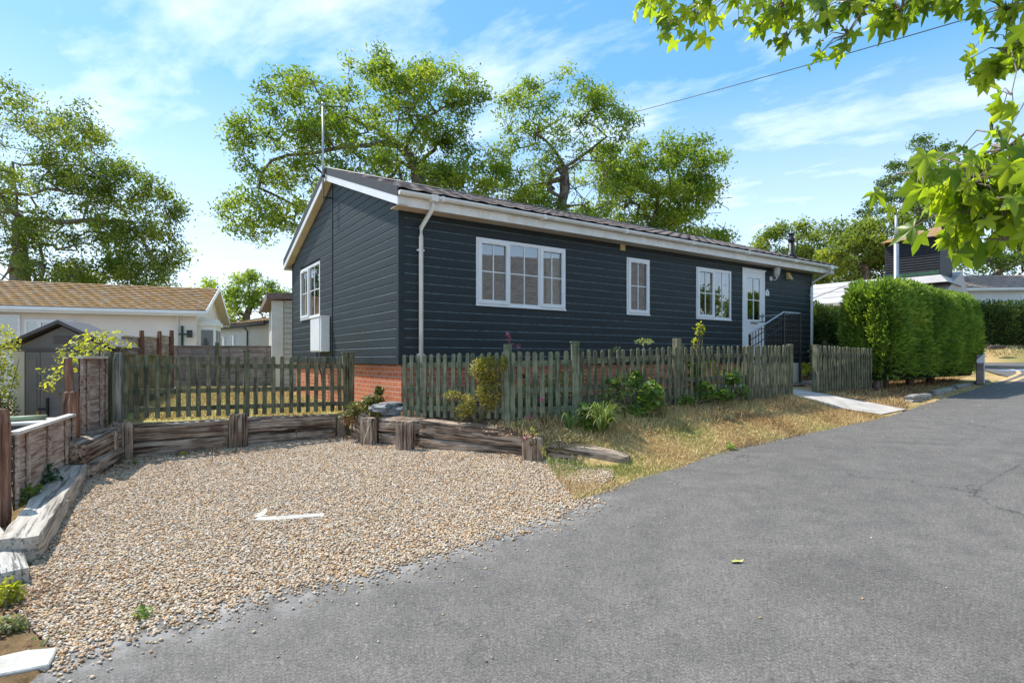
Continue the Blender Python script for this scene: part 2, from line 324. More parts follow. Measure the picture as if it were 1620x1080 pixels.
oak_leaf = m_leaf('oak_leaf', (.07, .12, .028), (.17, .235, .05), (.36, .40, .08), .48)
oak_leaf_bright = m_leaf('bright_oak_leaf', (.075, .135, .024), (.20, .295, .045), (.42, .47, .08), .5)  # brighter yellow-green leaf colour
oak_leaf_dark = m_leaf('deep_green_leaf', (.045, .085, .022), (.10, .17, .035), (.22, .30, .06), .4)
gum_leaf = m_leaf('sweetgum_leaf', (.11, .19, .025), (.30, .43, .04), (.52, .60, .06), .60, .36, .5)
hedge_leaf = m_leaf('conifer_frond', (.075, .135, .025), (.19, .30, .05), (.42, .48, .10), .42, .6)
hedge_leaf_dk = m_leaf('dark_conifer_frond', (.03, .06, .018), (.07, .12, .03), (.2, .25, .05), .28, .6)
_DV = [(0, -.5, 0), (.32, 0, .09), (0, .5, 0), (-.32, 0, .09)]; DIAM_F = [(0, 1, 2, 3)]
OAKL_V = [(0, -.5, 0), (.2, -.28, .05), (.16, 0, .06), (.33, .2, .02), (0, .5, -.03), (-.33, .2, .02), (-.16, 0, .06), (-.2, -.28, .05)]; OAKL_F = [(0, 1, 2, 6), (2, 3, 4, 6)]
OAKL_F = [(0, 1, 2, 6), (2, 3, 4, 6), (4, 5, 6, 6)]
# ---------------------------------------------------------------- ground heights
def tps_fit(pts):
    A = np.array(pts, float); n = len(A); xy = A[:, :2]; d = np.linalg.norm(xy[:, None]-xy[None], axis=2)
    K = np.where(d > 0, d*d*np.log(d+1e-12), 0)+np.eye(n)*.05; Pm = np.hstack([np.ones((n, 1)), xy])
    M_ = np.block([[K, Pm], [Pm.T, np.zeros((3, 3))]]); w = np.linalg.solve(M_, np.concatenate([A[:, 2], np.zeros(3)]))
    def f(X, Y):
        X = np.asarray(X, float); Y = np.asarray(Y, float); sh = X.shape; q = np.stack([X.ravel(), Y.ravel()], 1)
        o = np.empty(len(q))
        for i in range(0, len(q), 20000):
            c = q[i:i+20000]; d = np.linalg.norm(c[:, None]-xy[None], axis=2)
            o[i:i+20000] = np.where(d > 0, d*d*np.log(d+1e-12), 0)@w[:n]+w[n]+c@w[n+1:]
        return o.reshape(sh)
    return f
_R = tps_fit([(0, 0, -.03), (0, 2.5, 0), (-2.4, 2.9, 0), (-3.5, 4.2, .05), (-5.37, 7.8, .19), (-2.71, 9.2, .30), (-2.22, 8.5, .285), (-1.45, 7.9, .29), (.27, 7.0, .305), (1.28, 6.6, .303),
    (.67, 5.5, .21), (2.7, 7.35, .38), (5, 8.9, .51), (7.1, 10.2, .62), (8.4, 12, .70), (12, 15.7, .82), (16, 20, .98), (22, 25, 1.17), (28, 30, 1.33), (30, 38, 1.55), (18, 33, 1.38), (10, 6, .5), (16, 10, .75), (4, 2, .12), (3, 5, .26),
    (-6, 3, .02), (-10, 8, .12), (-14, 2, -.1), (6, -6, 0), (-4, -6, -.25), (30, 12, 1.0), (20, 0, .7)])
_G = tps_fit([(-5.5, 8.1, .67), (-2.8, 9.6, .66), (-4, 12, .69), (-6, 14, .7), (-8.5, 17, .7), (-5, 18, .7), (-2.3, 8.8, .70), (-1.7, 8.5, .80), (-1.5, 8.1, .68), (-.04, 7.5, .70), (.71, 7.5, .73), (2.54, 8.75, .82), (4.96, 10.1, .89), (5.87, 11, .90),
    (1, 10.2, .86), (4, 12.2, .95), (7.8, 14.9, 1.02), (.75, 7.05, .50), (1.3, 6.85, .42), (.9, 6.45, .27), (1.25, 6.25, .27), (.95, 5.75, .24), (1.8, 6.6, .32), (2.7, 7.38, .40), (5, 8.95, .53), (6.4, 9.85, .60), (7.1, 10.25, .63), (8.4, 12.1, .73),
    (3.2, 8.3, .62), (1.3, 7.1, .52), (7.6, 12.2, .82), (9.3, 14, .86), (12, 16, .86), (16, 20.3, 1.0), (12, 22, 1.2), (10, 18, 1.12), (0, 22, .9), (18, 27, 1.2), (8, 30, 1.2), (-10, 30, .8), (28, 31, 1.38), (28, 33.2, 1.72), (30, 36, 2.40), (32, 40, 2.95), (22, 33.6, 1.65), (24, 36.6, 2.2), (38, 33, 1.75), (40, 36.2, 2.45), (20, 42, 2.2), (0, 45, 1.4), (40, 50, 3.2), (-30, 40, .8), (-30, 15, .5), (15, 0, .6), (30, 10, 1.1), (-10, -10, -.2)])
def Rz(X, Y): return _R(X, Y)
def clampG(X, Y):
    z = _G(X, Y); return np.clip(z, -.6, 3.0)
def nz_(X, Y): return .15+.02*(np.asarray(Y)-5)
def solve(px, py, F):
    a, b = (px-CX)/FPX, (HY-py)/FPX
    Ys = np.arange(1.5, 60, .02); d = EYE+b*Ys-F(a*Ys, Ys)
    i = np.argmax(d < 0) if (d < 0).any() else len(Ys)-1
    Y = Ys[i]; return Vector((a*Y, Y, float(F(np.array([a*Y]), np.array([Y]))[0])))
rp = lambda px, py: solve(px, py, Rz)
gp = lambda px, py: solve(px, py, clampG)
def rz(x, y): return float(Rz(np.array([x]), np.array([y]))[0])
def gz(x, y): return float(clampG(np.array([x]), np.array([y]))[0])
road_edge_px = [(200, 992), (330, 960), (430, 930), (560, 903), (640, 878), (750, 848), (850, 815), (925, 788), (1010, 757), (1080, 737), (1140, 714), (1220, 694), (1300, 681), (1385, 664), (1430, 651), (1480, 634), (1530, 619), (1575, 604), (1600, 597)]
edge = [rp(*q).xy for q in road_edge_px]
e0 = [Vector((-9.0, -5.6)), Vector((-4.2, -.3)), rp(40, 1085).xy, rp(95, 1042).xy]
edge = e0+edge
def dens(pl, st, amp=0, seed=1):
    out = []; r = random.Random(seed)
    for a, b in zip(pl[:-1], pl[1:]):
        a = Vector(a).to_2d(); b = Vector(b).to_2d(); n = max(1, int((b-a).length/st)); nn = Vector((-(b-a).y, (b-a).x)).normalized()
        for i in range(n):
            q = a.lerp(b, i/n)
            if amp: q = q+nn*amp*(mnoise.noise(Vector((q.x*2.3, q.y*2.3, seed)))+.7*mnoise.noise(Vector((q.x*9, q.y*9, seed+3))))
            out.append(q)
    out.append(Vector(pl[-1]).to_2d()); return out
corner = [Vector((18.6, 22.2)), Vector((20.2, 24.4)), Vector((22.5, 27.4)), Vector((24.3, 29.5)), Vector((26.5, 32.7)), Vector((40, 32.4)), Vector((70, 34)), Vector((70, 27)), Vector((34, 26))]
right = [Vector((26, 20)), Vector((15.5, 11.4)), Vector((9.5, 6.6)), Vector((6.6, 3.2)), Vector((4.6, .2)), Vector((2.5, -7))]
edge_d = dens(edge, .1, .035)
ROAD = edge_d+corner+right
gravel_px = [(560, 693), (545, 690), (370, 708), (206, 727), (165, 730), (138, 742), (100, 790), (45, 872), (30, 930), (12, 985)]
sl_px = [(870, 730), (830, 726), (690, 712), (600, 705), (575, 702)]
gb = [Vector((1.12, 6.2)), Vector((1.12, 6.5)), Vector((.75, 6.66))]+[rp(*q).xy+Vector((.0, .12)) for q in sl_px]+[rp(*q).xy+Vector((-.03, .1)) for q in gravel_px]
dq = [rp(*q).xy for q in sl_px]+[rp(*q).xy for q in gravel_px[:4]]
DEEP = [Vector((1.15, 6.4)), dq[0]+Vector((.1, .1)), dq[0]+Vector((.08, .24))]+[q+Vector((.0, .26)) for q in dq[1:]]+[Vector((-5.30, 7.80)), Vector((-5.12, 7.3)), Vector((-4.98, 6.6)), Vector((-4.4, 6.2)), Vector((-2, 6)), Vector((0, 6.2))]
gi = min(range(len(edge_d)), key=lambda i: (edge_d[i]-rp(940, 783).xy).length)
g0 = min(range(len(edge_d)), key=lambda i: (edge_d[i]-rp(95, 1042).xy).length)
GRAVEL = edge_d[g0:gi]+gb
def inpoly(X, Y, poly):
    X = np.asarray(X); Y = np.asarray(Y); c = np.zeros(X.shape, bool); n = len(poly)
    for i in range(n):
        x0, y0 = poly[i]; x1, y1 = poly[(i+1) % n]
        if y0 == y1: continue
        k = ((y0 > Y) != (y1 > Y)) & (X < (x1-x0)*(Y-y0)/(y1-y0)+x0); c ^= k
    return c
NEIGH = [Vector((-5.15, 6.9)), Vector((-5.62, 7.95)), Vector((-9.6, 16.2)), Vector((-11.5, 20)), Vector((-60, 22)), Vector((-60, -3)), Vector((-9.2, -5.6)), Vector((-4.2, 1.0)), Vector((-3.3, 3.2)), Vector((-3.75, 4.4)), Vector((-4.3, 5.2))]
def sheet(name, poly, zf, st, dz, mat, label=None, colf=None, kind='structure'):
    poly = [Vector(p).to_2d() for p in poly]; xs = [p.x for p in poly]; ys = [p.y for p in poly]
    gx, gy = np.meshgrid(np.arange(min(xs), max(xs), st), np.arange(min(ys), max(ys), st)); gx = gx.ravel(); gy = gy.ravel()
    k = inpoly(gx, gy, poly); pts = poly+[Vector((a, b)) for a, b in zip(gx[k], gy[k])]; n = len(poly)
    r = delaunay_2d_cdt(pts, [(i, (i+1) % n) for i in range(n)], [], 1, 1e-5)
    V = np.array([(p.x, p.y) for p in r[0]]); z = zf(V[:, 0], V[:, 1])+dz; F = np.array([f for f in r[2] if len(f) == 3])
    # orient up
    a = V[F[:, 1]]-V[F[:, 0]]; b = V[F[:, 2]]-V[F[:, 0]]; fl = (a[:, 0]*b[:, 1]-a[:, 1]*b[:, 0]) < 0; F[fl] = F[fl][:, ::-1]
    o = npmesh(name, np.column_stack([V, z]), F, mat, None, True, cols=None if colf is None else colf(V))
    tag(o, label, None, None, kind); return o
def distpl(V, pl):
    d = np.full(len(V), 1e9)
    for a, b in zip(pl[:-1], pl[1:]):
        a = np.array(a); b = np.array(b); ab = b-a; t = np.clip(((V-a)@ab)/(ab@ab+1e-9), 0, 1); d = np.minimum(d, np.linalg.norm(V-(a+t[:, None]*ab), axis=1))
    return d
def roadcol(V):
    d = distpl(V, [tuple(e) for e in edge_d[g0:gi:3]]); c = np.zeros((len(V), 4)); c[:, 3] = 1; c[:, 0] = np.clip(1-d/.45, 0, 1); return c
def build_ground():
    def axis(lo, hi, c0, c1, s):
        a = list(np.arange(c0, c1, s)); x = c1; st = s
        while x < hi: a.append(x); st = min(st*1.12, 12); x += st
        x = c0; st = s; pre = []
        while x > lo: st = min(st*1.12, 12); x -= st; pre.append(x)
        return np.array(pre[::-1]+a)
    xs = axis(-420, 420, -9, 9.5, .07); ys = axis(-60, 700, 2.4, 12.5, .07)
    X, Y = np.meshgrid(xs, ys); x = X.ravel(); y = Y.ravel()
    z = clampG(x, y); far = np.clip((np.hypot(x, y)-60)/60, 0, 1); z = z*(1-far)+far*1.9
    ng = inpoly(x, y, NEIGH); z[ng] = nz_(x[ng], y[ng])
    deep = inpoly(x, y, DEEP)
    rd = inpoly(x, y, ROAD); gr = inpoly(x, y, GRAVEL); R_ = Rz(x, y); nearl = (y < 7.3) & (x < -2.2); z[nearl] = R_[nearl]+.015
    z[rd] = R_[rd]-.05; z[gr | deep] = R_[gr | deep]-.03
    # right of the road
    col = np.zeros((len(x), 4)); col[:, 3] = 1
    straw = np.array([.52, .36, .17]); green = np.array([.22, .22, .06]); soil = np.array([.16, .11, .07]); litter = np.array([.29, .19, .095]); ylw = np.array([.40, .36, .13])
    nn = np.array([mnoise.noise(Vector((a*.9, b*.9, 0)))+.5*mnoise.noise(Vector((a*3, b*3, 5))) if abs(a) < 40 and b < 60 else 0 for a, b in zip(x, y)])
    f = np.clip(.25+nn*.9, 0, 1)[:, None]; c = straw*(1-f)+green*f
    V = np.stack([x, y], 1)
    bed = inpoly(x, y, [(-2.6, 8.7), (-1.6, 8.2), (-.1, 7.55), (.8, 7.55), (5.0, 10.15), (4.2, 12.6), (-1.7, 8.6)])
    c[bed] = soil
    dk = np.exp(-(distpl(V, [(-.3, 7.4), (.71, 7.45), (2.54, 8.65), (4.9, 10.0)])/.3)**2)[:, None]; c = c*(1-dk*.75)+litter*.8*dk*.75  # darker brown band along the foot of the pickets
    hb = inpoly(x, y, [(5.9, 11), (7.1, 10.2), (8.4, 12), (12, 15.7), (16.6, 20.4), (15, 22), (8, 15.5)]); c[hb] = litter*(.7+.6*f[hb])
    lawn = (x < -2) & (y > 8) & ~ng; c[lawn] = ylw*(1-f[lawn]*.4)+green*f[lawn]*.4
    c[ng] = soil*1.2+green*.3; nl2 = (y < 7.3) & (x < -2.2); c[nl2] = litter*.6+green*.15*f[nl2]
    c[gr] = (.3, .22, .15)
    fr = (np.hypot(x, y) > 45); c[fr] = (.22, .19, .08)
    col[:, :3] = c; nx = len(xs); ny = len(ys)
    i = (np.arange(ny-1)[:, None]*nx+np.arange(nx-1)[None]).ravel(); F = np.stack([i, i+1, i+nx+1, i+nx], 1)
    tag(npmesh('ground', np.column_stack([x, y, z]), F, groundmat, None, True, cols=col), 'dry grass verge, lawn and bare soil around the dark home', None, None, 'structure')
build_ground()
sheet('road', ROAD, Rz, .25, 0, asphalt, 'grey tarmac lane running up past the home', roadcol)
gv = sheet('gravel_driveway', GRAVEL, Rz, .15, .003, gravelbase, 'tan gravel parking space in front of the sleepers')
# loose stones
ico_v = None
def pebble_template():
    bm = bmesh.new(); bmesh.ops.create_icosphere(bm, subdivisions=1, radius=1); v = [tuple(x.co) for x in bm.verts]; f = [tuple(q.index for q in p.verts) for p in bm.faces]; bm.free(); return v, f
PV, PF = pebble_template()
pebm = m_attr('gravel_stone', [(0, (.16, .11, .075)), (.12, (.36, .20, .09)), (.3, (.54, .34, .17)), (.45, (.60, .44, .27)), (.6, (.50, .41, .31)), (.76, (.64, .53, .39)), (.88, (.36, .33, .30)), (1, (.72, .65, .54))], .65, .35)
def stones():
    xs = [p[0] for p in GRAVEL]; ys = [p[1] for p in GRAVEL]; n = 215000
    x = rng.uniform(min(xs), max(xs), n); y = rng.uniform(min(ys), max(ys), n); k = inpoly(x, y, GRAVEL); x = x[k]; y = y[k]
    # strays over the edge onto the road
    m = 4200; idx = rng.integers(g0, gi, m); ex = np.array([edge_d[i].x for i in idx])+(ee := rng.exponential(.085, m))*.62+rng.normal(0, .03, m); ey = np.array([edge_d[i].y for i in idx])-ee*.78+rng.normal(0, .02, m)
    x = np.concatenate([x, ex]); y = np.concatenate([y, ey]); n = len(x)
    s = rng.uniform(.005, .0105, n)*(1+.45*(rng.random(n) < .07)); sc = np.stack([s*rng.uniform(1, 1.5, n), s, s*rng.uniform(.45, .75, n)], 1)
    z = Rz(x, y)+.006+rng.uniform(0, .006, n); z[-m:] -= .003
    o = scatter('loose_gravel', PV, PF, np.stack([x, y, z], 1), rotmats(n, .35), sc, pebm, rng.random(n), True)
    tag(o, 'loose tan, white and grey stones of the gravel parking space', None, None, 'stuff')
stones()
# ---------------------------------------------------------------- the dark home
HA = math.atan2(.557, .83); HC = Vector((-1.68, 8.5)); HB = .80; HL = 11.45; HW = 6.66
home = empty('mobile_home', (HC.x, HC.y, HB), HA, 'dark blue black board clad mobile home on a red brick base', 'mobile home')
def hlocal(px, py, axis, val, origin=None, ang=HA):
    o = Vector((HC.x, HC.y, 0)) if origin is None else origin
    c, s = math.cos(-ang), math.sin(-ang)
    def T(v, w=0): return Vector((c*v[0]-s*v[1], s*v[0]+c*v[1], v[2]))
    q = T(Vector((0, 0, EYE))-Vector((o.x, o.y, 0))); d = T(Vector(ray(px, py)))
    t = (val-q[axis])/d[axis]; return q+d*t
def hp(name, mb, mat, parent=None, bevel=0, rot=None, loc=(0, 0, 0)):
    p = parent or home; off = Vector((0, 0, -HB)) if p is home else Vector((0, 0, 0))
    return mb.build(name, mat, p, bevel, Vector(loc)+off, rot)
ZB, ZE = 1.47, 3.86     # bottom and top of cladding at the eaves
SL = .352               # roof slope
ZR0 = 4.00              # roof top surface at the eave overhang edge
EO = .30; GO = .15; GO2 = .5
def boards(name, xr, z0, z1fun, rows, holes, mat, parent, rot, loc, seed, th=.022, joints=True):
    mb = MB(); r = random.Random(seed); H = .1385
    for k in range(rows):
        za = z0+k*H; zb = za+H-.0015
        segs = [xr(za, zb)]
        if segs[0] is None: continue
        (a0, a1, b0, b1) = segs[0]      # bottom x range, top x range
        ints = [(a0, a1, b0, b1)]
        for (h0, h1, hz0, hz1) in holes:
            if hz1 <= za+.02 or hz0 >= zb-.02: continue
            new = []
            for (p0, p1, q0, q1) in ints:
                if h1 <= p0 or h0 >= p1: new.append((p0, p1, q0, q1)); continue
                if h0 > p0: new.append((p0, h0, q0, h0))
                if h1 < p1: new.append((h1, p1, h1, q1))
            ints = new
        if joints:
            new = []
            for (p0, p1, q0, q1) in ints:
                if p1-p0 > 1.6 and r.random() < .8:
                    j = r.uniform(max(p0, q0)+.6, min(p1, q1)-.6) if min(p1, q1)-max(p0, q0) > 1.3 else None
                    if j: new += [(p0, j-.002, q0, j-.002), (j+.002, p1, j+.002, q1)]; continue
                new.append((p0, p1, q0, q1))
            ints = new
        for (p0, p1, q0, q1) in ints:
            w = r.uniform(-.0015, .0015)
            prof = [(0, th+w), (H-.021, th-.002+w), (H-.002, .011)]   # z, outward
            V = []
            for (dz, o) in prof:
                t = dz/H; V += [(p0+(q0-p0)*t, -o, za+dz), (p1+(q1-p1)*t, -o, za+dz)]
            V += [(p0, 0, za), (p1, 0, za), (q0, 0, zb), (q1, 0, zb)]
            mb.add(V, [(0, 1, 3, 2), (2, 3, 5, 4), (6, 7, 1, 0), (4, 5, 9, 8), (6, 0, 2, 4, 8), (7, 9, 5, 3, 1)])
    ob = hp(name, mb, mat, parent, 0, rot, loc); ob.data.materials.append(chalk_lit_edge)
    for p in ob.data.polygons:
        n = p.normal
        if .25 < n.z < .9 and abs(n.y) > .2: p.material_index = 1  # top bevels take the paler colour, a painted light line
    return ob
GR = (0, 0, -PI/2)      # gable frame: x runs towards the near corner, -y outwards
def window(parent, x0, x1, z0, z1, lights, off=(0, 0, 0), rot=None, bars=(2, 2), curtain=True, depth=.5, name='window', fr=.045, room=True, vent=True):
    """lights: list of (fraction, has_sash)"""
    w = MB(); T = .03; w.box(x0, x1, -T, .04, z0, z0+fr); w.box(x0, x1, -T, .04, z1-fr, z1); w.box(x0, x0+fr, -T, .04, z0+fr, z1-fr); w.box(x1-fr, x1, -T, .04, z0+fr, z1-fr)
    w.box(x0-.01, x1+.01, -T-.015, -T, z0-.012, z0+.012)
    tot = sum(l[0] for l in lights); x = x0; glassr = []
    for i, (f, sash) in enumerate(lights):
        xa = x; xb = x+(x1-x0)*f/tot; x = xb
        if i: w.box(xa-fr*.5, xa+fr*.5, -T+.001, .039, z0+fr, z1-fr)
        ia = xa+(fr if i == 0 else fr*.5); ib = xb-(fr if i == len(lights)-1 else fr*.5)
        if sash:
            s = .048; w.box(ia-.012, ib+.012, -T-.022, -T+.012, z0+fr-.012, z0+fr+s); w.box(ia-.012, ib+.012, -T-.022, -T+.012, z1-fr-s, z1-fr+.012)
            w.box(ia-.012, ia+s, -T-.022, -T+.012, z0+fr+s, z1-fr-s); w.box(ib-s, ib+.012, -T-.022, -T+.012, z0+fr+s, z1-fr-s)
            glassr.append((ia+s, ib-s, z0+fr+s, z1-fr-s))
            if vent: w.box((ia+ib)/2-.11, (ia+ib)/2+.11, -T-.032, -T-.02, z1-fr-.030, z1-fr-.014)
        else:
            s = .012; w.box(ia, ib, -T+.004, .02, z0+fr, z0+fr+s); w.box(ia, ib, -T+.004, .02, z1-fr-s, z1-fr); glassr.append((ia, ib, z0+fr+s, z1-fr-s))
    win = hp(name, w, upvc, parent, 0, rot, off)
    g = MB(); b = MB()
    for (a, c, e, h) in glassr:
        g.add([(a-.005, -.012, e-.005), (c+.005, -.012, e-.005), (c+.005, -.012, h+.005), (a-.005, -.012, h+.005)], [(0, 1, 2, 3)])
        for i in range(1, bars[0]): xx = a+(c-a)*i/bars[0]; b.box(xx-.009, xx+.009, -.022, -.013, e, h)
        for i in range(1, bars[1]): zz = e+(h-e)*(1-i/bars[1]*.98); b.box(a, c, -.0215, -.0135, zz-.009, zz+.009)
    g.build('pane', glass, win); 
    if b.v: b.build('glazing_bar', upvc, win)
    if room:
        d = depth; rm = MB(); V = [(x0+.02, .045, z0+.02), (x1-.02, .045, z0+.02), (x1-.02, .045, z1-.02), (x0+.02, .045, z1-.02), (x0-.3, d, z0-.2), (x1+.3, d, z0-.2), (x1+.3, d, z1+.1), (x0-.3, d, z1+.1)]
        rm.add(V, [(4, 5, 6, 7), (0, 1, 5, 4), (1, 2, 6, 5), (2, 3, 7, 6), (3, 0, 4, 7)]); rm.build('reveal', roomm, win)
        if curtain:
            ww = (x1-x0)*.16
            for (a, bb) in ((x0+.03, x0+.03+ww*.6), (x1-.03-ww, x1-.03)):
                cu = MB(); n = 9; V = []; F = []
                for i in range(n):
                    xx = a+(bb-a)*i/(n-1); yy = .10+.02*(i % 2); V += [(xx, yy, z0+.03), (xx, yy, z1-.03)]
                    if i: F.append((2*i-2, 2*i, 2*i+1, 2*i-1))
                cu.add(V, F); cu.build('curtain', curtm, win)
    return win
roomm = m_plain('dim_room_wall', (.16, .15, .14), .9, .1, 2, .1, bump=0)
curtm = m_plain('pale_curtain', (.62, .60, .57), .9, .06, 5, .1, bump=.1)
def facade_rect(pxa, pya, pxb, pyb):
    a = hlocal(pxa, pya, 1, 0); b = hlocal(pxb, pyb, 1, 0); return a.x, b.x, b.z, a.z
def gable_rect(pxa, pya, pxb, pyb):
    a = hlocal(pxa, pya, 0, 0); b = hlocal(pxb, pyb, 0, 0); return HW-a.y, HW-b.y, b.z, a.z
W1 = facade_rect(752, 375, 893, 491); W2 = facade_rect(990, 407, 1026, 499); W3 = facade_rect(1100, 422, 1155, 507)
D1 = facade_rect(1173, 425, 1208, 577); GW = gable_rect(478, 428, 508, 500)
D1 = (D1[0], D1[1], 1.50, D1[3])
def build_home():
    # brick base and inner shell
    sk = MB(); sk.box(.05, HL-.05, .06, HW-.05, .55, ZB-.012); hp('brick_skirt', sk, brick)
    for x in (2.2, 5.0, 8.2): vb = MB(); vb.box(x, x+.22, .048, .059, 1.22, 1.29); hp('air_brick', vb, blackp)
    # shell made of thin back walls with openings
    sh = MB(); holes = [W1, W2, W3, D1]; xs = sorted(set([0.0, HL]+[h[i] for h in holes for i in (0, 1)]))
    for a, b in zip(xs[:-1], xs[1:]):
        hh = [h for h in holes if h[0] <= a+.001 and h[1] >= b-.001]
        if hh: h = hh[0]; rz_ = [(ZB, h[2]), (h[3], ZE+.06)]
        else: rz_ = [(ZB, ZE+.06)]
        for p, q in rz_:
            if q-p > .01: sh.box(a, b, .004, .05, p, q)
    sh.box(.004, HL-.004, HW-.05, HW, ZB, ZE+.05)
    top = lambda x: ZE+.0+min(x, HW-x)*SL
    for (xa, sgn) in ((0, 1), (HL-.05, -1)):
        y0s = sorted([.05, HW-.05, HW/2]+([HW-GW[1], HW-GW[0]] if xa == 0 else []))
        for a, b in zip(y0s[:-1], y0s[1:]):
            rr = [(ZB, None)]
            if xa == 0 and a >= HW-GW[1]-.001 and b <= HW-GW[0]+.001: rr = [(ZB, GW[2]), (GW[3], None)]
            for p, q in rr:
                ta, tb = (q, q) if q else (top(a), top(b)); x0_ = xa+(.004 if xa == 0 else 0); x1_ = xa+.05-(.004 if xa else 0)
                sh.add([(x0_, a, p), (x1_, a, p), (x1_, b, p), (x0_, b, p), (x0_, a, ta), (x1_, a, ta), (x1_, b, tb), (x0_, b, tb)], [(0, 3, 2, 1), (4, 5, 6, 7), (0, 1, 5, 4), (1, 2, 6, 5), (2, 3, 7, 6), (3, 0, 4, 7)])
    hp('wall_backing', sh, clad)
    rows = 18
    boards('wall_board', lambda a, b: (0.03, HL-.03, .03, HL-.03), ZB, None, rows, [W1, W2, W3, D1], clad, home, None, (0, 0, 0), 3)
    gt = lambda z: max(0.0, (z-ZE)/SL)
    def gx(za, zb):
        a, b = gt(za), gt(zb)
        if a > HW/2-.1: return None
        return (max(.03, a), min(HW-.03, HW-a), min(HW/2-.02, max(.03, b)), max(HW/2+.02, min(HW-.03, HW-b)))
    def gl(za, zb):
        r = gx(za, zb); return None if r is None else (r[0], HW/2-.02, r[2], HW/2-.02)
    def grr(za, zb):
        r = gx(za, zb); return None if r is None else (HW/2+.02, r[1], HW/2+.02, r[3])
    boards('gable_board', gl, ZB, None, 27, [GW], clad, home, GR, (0, HW, 0), 5, joints=False)
    boards('gable_board', grr, ZB, None, 27, [], clad, home, GR, (0, HW, 0), 6, joints=False)
    boards('far_gable_board', gx, ZB, None, 27, [], clad, home, (0, 0, PI/2), (HL, 0, 0), 7, joints=False)
    tr = MB(); tr.box(-.030, .062, -.030, -.0, ZB-.01, ZE+.02); tr.box(-.030, 0, 0, .062, ZB-.01, ZE+.02); hp('corner_trim', tr, clad)
    tr = MB(); tr.box(HL-.06, HL+.028, -.030, 0, ZB-.01, ZE+.02); tr.box(HL, HL+.028, 0, .06, ZB-.01, ZE+.02); hp('corner_trim', tr, clad)
    tr = MB(); tr.box(-.028, 0, HW-.05, HW+.028, ZB-.01, ZE+.02); hp('corner_trim', tr, clad)
    tr = MB(); tr.box(-.034, -.001, HW/2-.022, HW/2+.022, ZB-.01, ZE+HW/2*SL-.05); hp('joint_strip', tr, blackp)
    # windows and door
    window(home, *W1, [(1.1, True), (1.08, False), (1.0, True)], bars=(2, 2))
    window(home, *W2, [(1, True)], bars=(2, 2), curtain=False)
    window(home, *W3, [(1, True), (1, False)], bars=(2, 2))
    window(home, *GW, [(1, True), (1.2, False)], off=(0, HW, 0), rot=GR, bars=(2, 2))
    x0, x1, z0, z1 = D1; f = MB(); f.box(x0, x0+.06, -.035, .04, z0, z1); f.box(x1-.06, x1, -.035, .04, z0, z1); f.box(x0+.06, x1-.06, -.035, .04, z1-.06, z1); f.box(x0-.03, x1+.03, -.05, -.035, z1-.005, z1+.025); f.box(x0, x1, -.05, .04, z0-.03, z0)
    dr = hp('door', f, upvc)
    lf = MB(); a, b, c, d = x0+.062, x1-.062, z0+.003, z1-.062; ga, gb_, gc, gd = a+.13, b-.13, c+.98, d-.13
    lf.box(a, b, -.028, .02, c, gc); lf.box(a, b, -.028, .02, gd, d); lf.box(a, ga, -.028, .02, gc, gd); lf.box(gb_, b, -.028, .02, gc, gd)
    lf.box(a+.1, b-.1, -.034, -.0285, c+.12, c+.72)
    lf.build('door_leaf', upvc, dr); g = MB(); g.add([(ga, -.012, gc), (gb_, -.012, gc), (gb_, -.012, gd), (ga, -.012, gd)], [(0, 1, 2, 3)]); g.build('pane', glass, dr)
    gbx = MB(); m = (ga+gb_)/2; gbx.box(m-.011, m+.011, -.024, -.013, gc, gd); zz = gc+(gd-gc)*.47; gbx.box(ga, gb_, -.0235, -.0135, zz-.011, zz+.011); gbx.build('glazing_bar', upvc, dr)
    rm = MB(); rm.add([(a, .05, c), (b, .05, c), (b, .05, d), (a, .05, d), (a-.4, .9, c), (b+.4, .9, c), (b+.4, .9, d), (a-.4, .9, d)], [(4, 5, 6, 7), (0, 1, 5, 4), (1, 2, 6, 5), (2, 3, 7, 6), (3, 0, 4, 7)]); rm.build('reveal', roomm, dr)
    lb = MB(); lb.box(m-.14, m+.14, -.045, -.029, c+.88, c+.93); lb.box(m-.12, m+.12, -.05, -.045, c+.89, c+.905); lb.build('letterbox', galv, dr)
    hd = MB(); hd.box(b-.06, b-.03, -.04, -.029, c+.93, c+1.15); hd.tube([(b-.045, -.04, c+1.05), (b-.045, -.075, c+1.05), (b-.15, -.075, c+1.05)], .009, 6); hd.build('handle', galv, dr)
    # roof slopes
    for sgn in (1, -1):
        along = Vector((1, 0, 0)); L_ = HL+GO+GO2; run = HW/2+EO
        o = Vector((-GO, -EO, ZR0)) if sgn == 1 else Vector((-GO, HW+EO, ZR0)); up = Vector((0, sgn*run, run*SL))
        r = tile_slope('roof', o, along, up, L_, 9, .33, roof_tile, home, (0, 0, -HB), flip=sgn < 0)
    rd = MB(); zr = ZR0+(HW/2+EO)*SL; rd.tube([(-GO-.02, HW/2, zr-.02), (HL+GO2, HW/2, zr-.02)], .095, 10, ell=.7); hp('ridge_tile', rd, verge_black)
    un = MB(); u0 = ZR0-.045; n_ = [(-EO, u0), (HW/2, u0+(HW/2+EO)*SL), (HW+EO, u0)]
    # roof deck below the tiles, soffit slope
    for (p, q) in ((0, 1), (1, 2)):
        (ya, za), (yb, zb) = n_[p], n_[q]; un.add([(-GO+.02, ya, za), (HL+GO2-.02, ya, za), (HL+GO2-.02, yb, zb), (-GO+.02, yb, zb), (-GO+.02, ya, za-.05), (HL+GO2-.02, ya, za-.05), (HL+GO2-.02, yb, zb-.05), (-GO+.02, yb, zb-.05)], [(0, 1, 2, 3), (4, 7, 6, 5), (0, 4, 5, 1), (1, 5, 6, 2), (2, 6, 7, 3), (3, 7, 4, 0)])
    hp('roof_deck', un, verge_black)
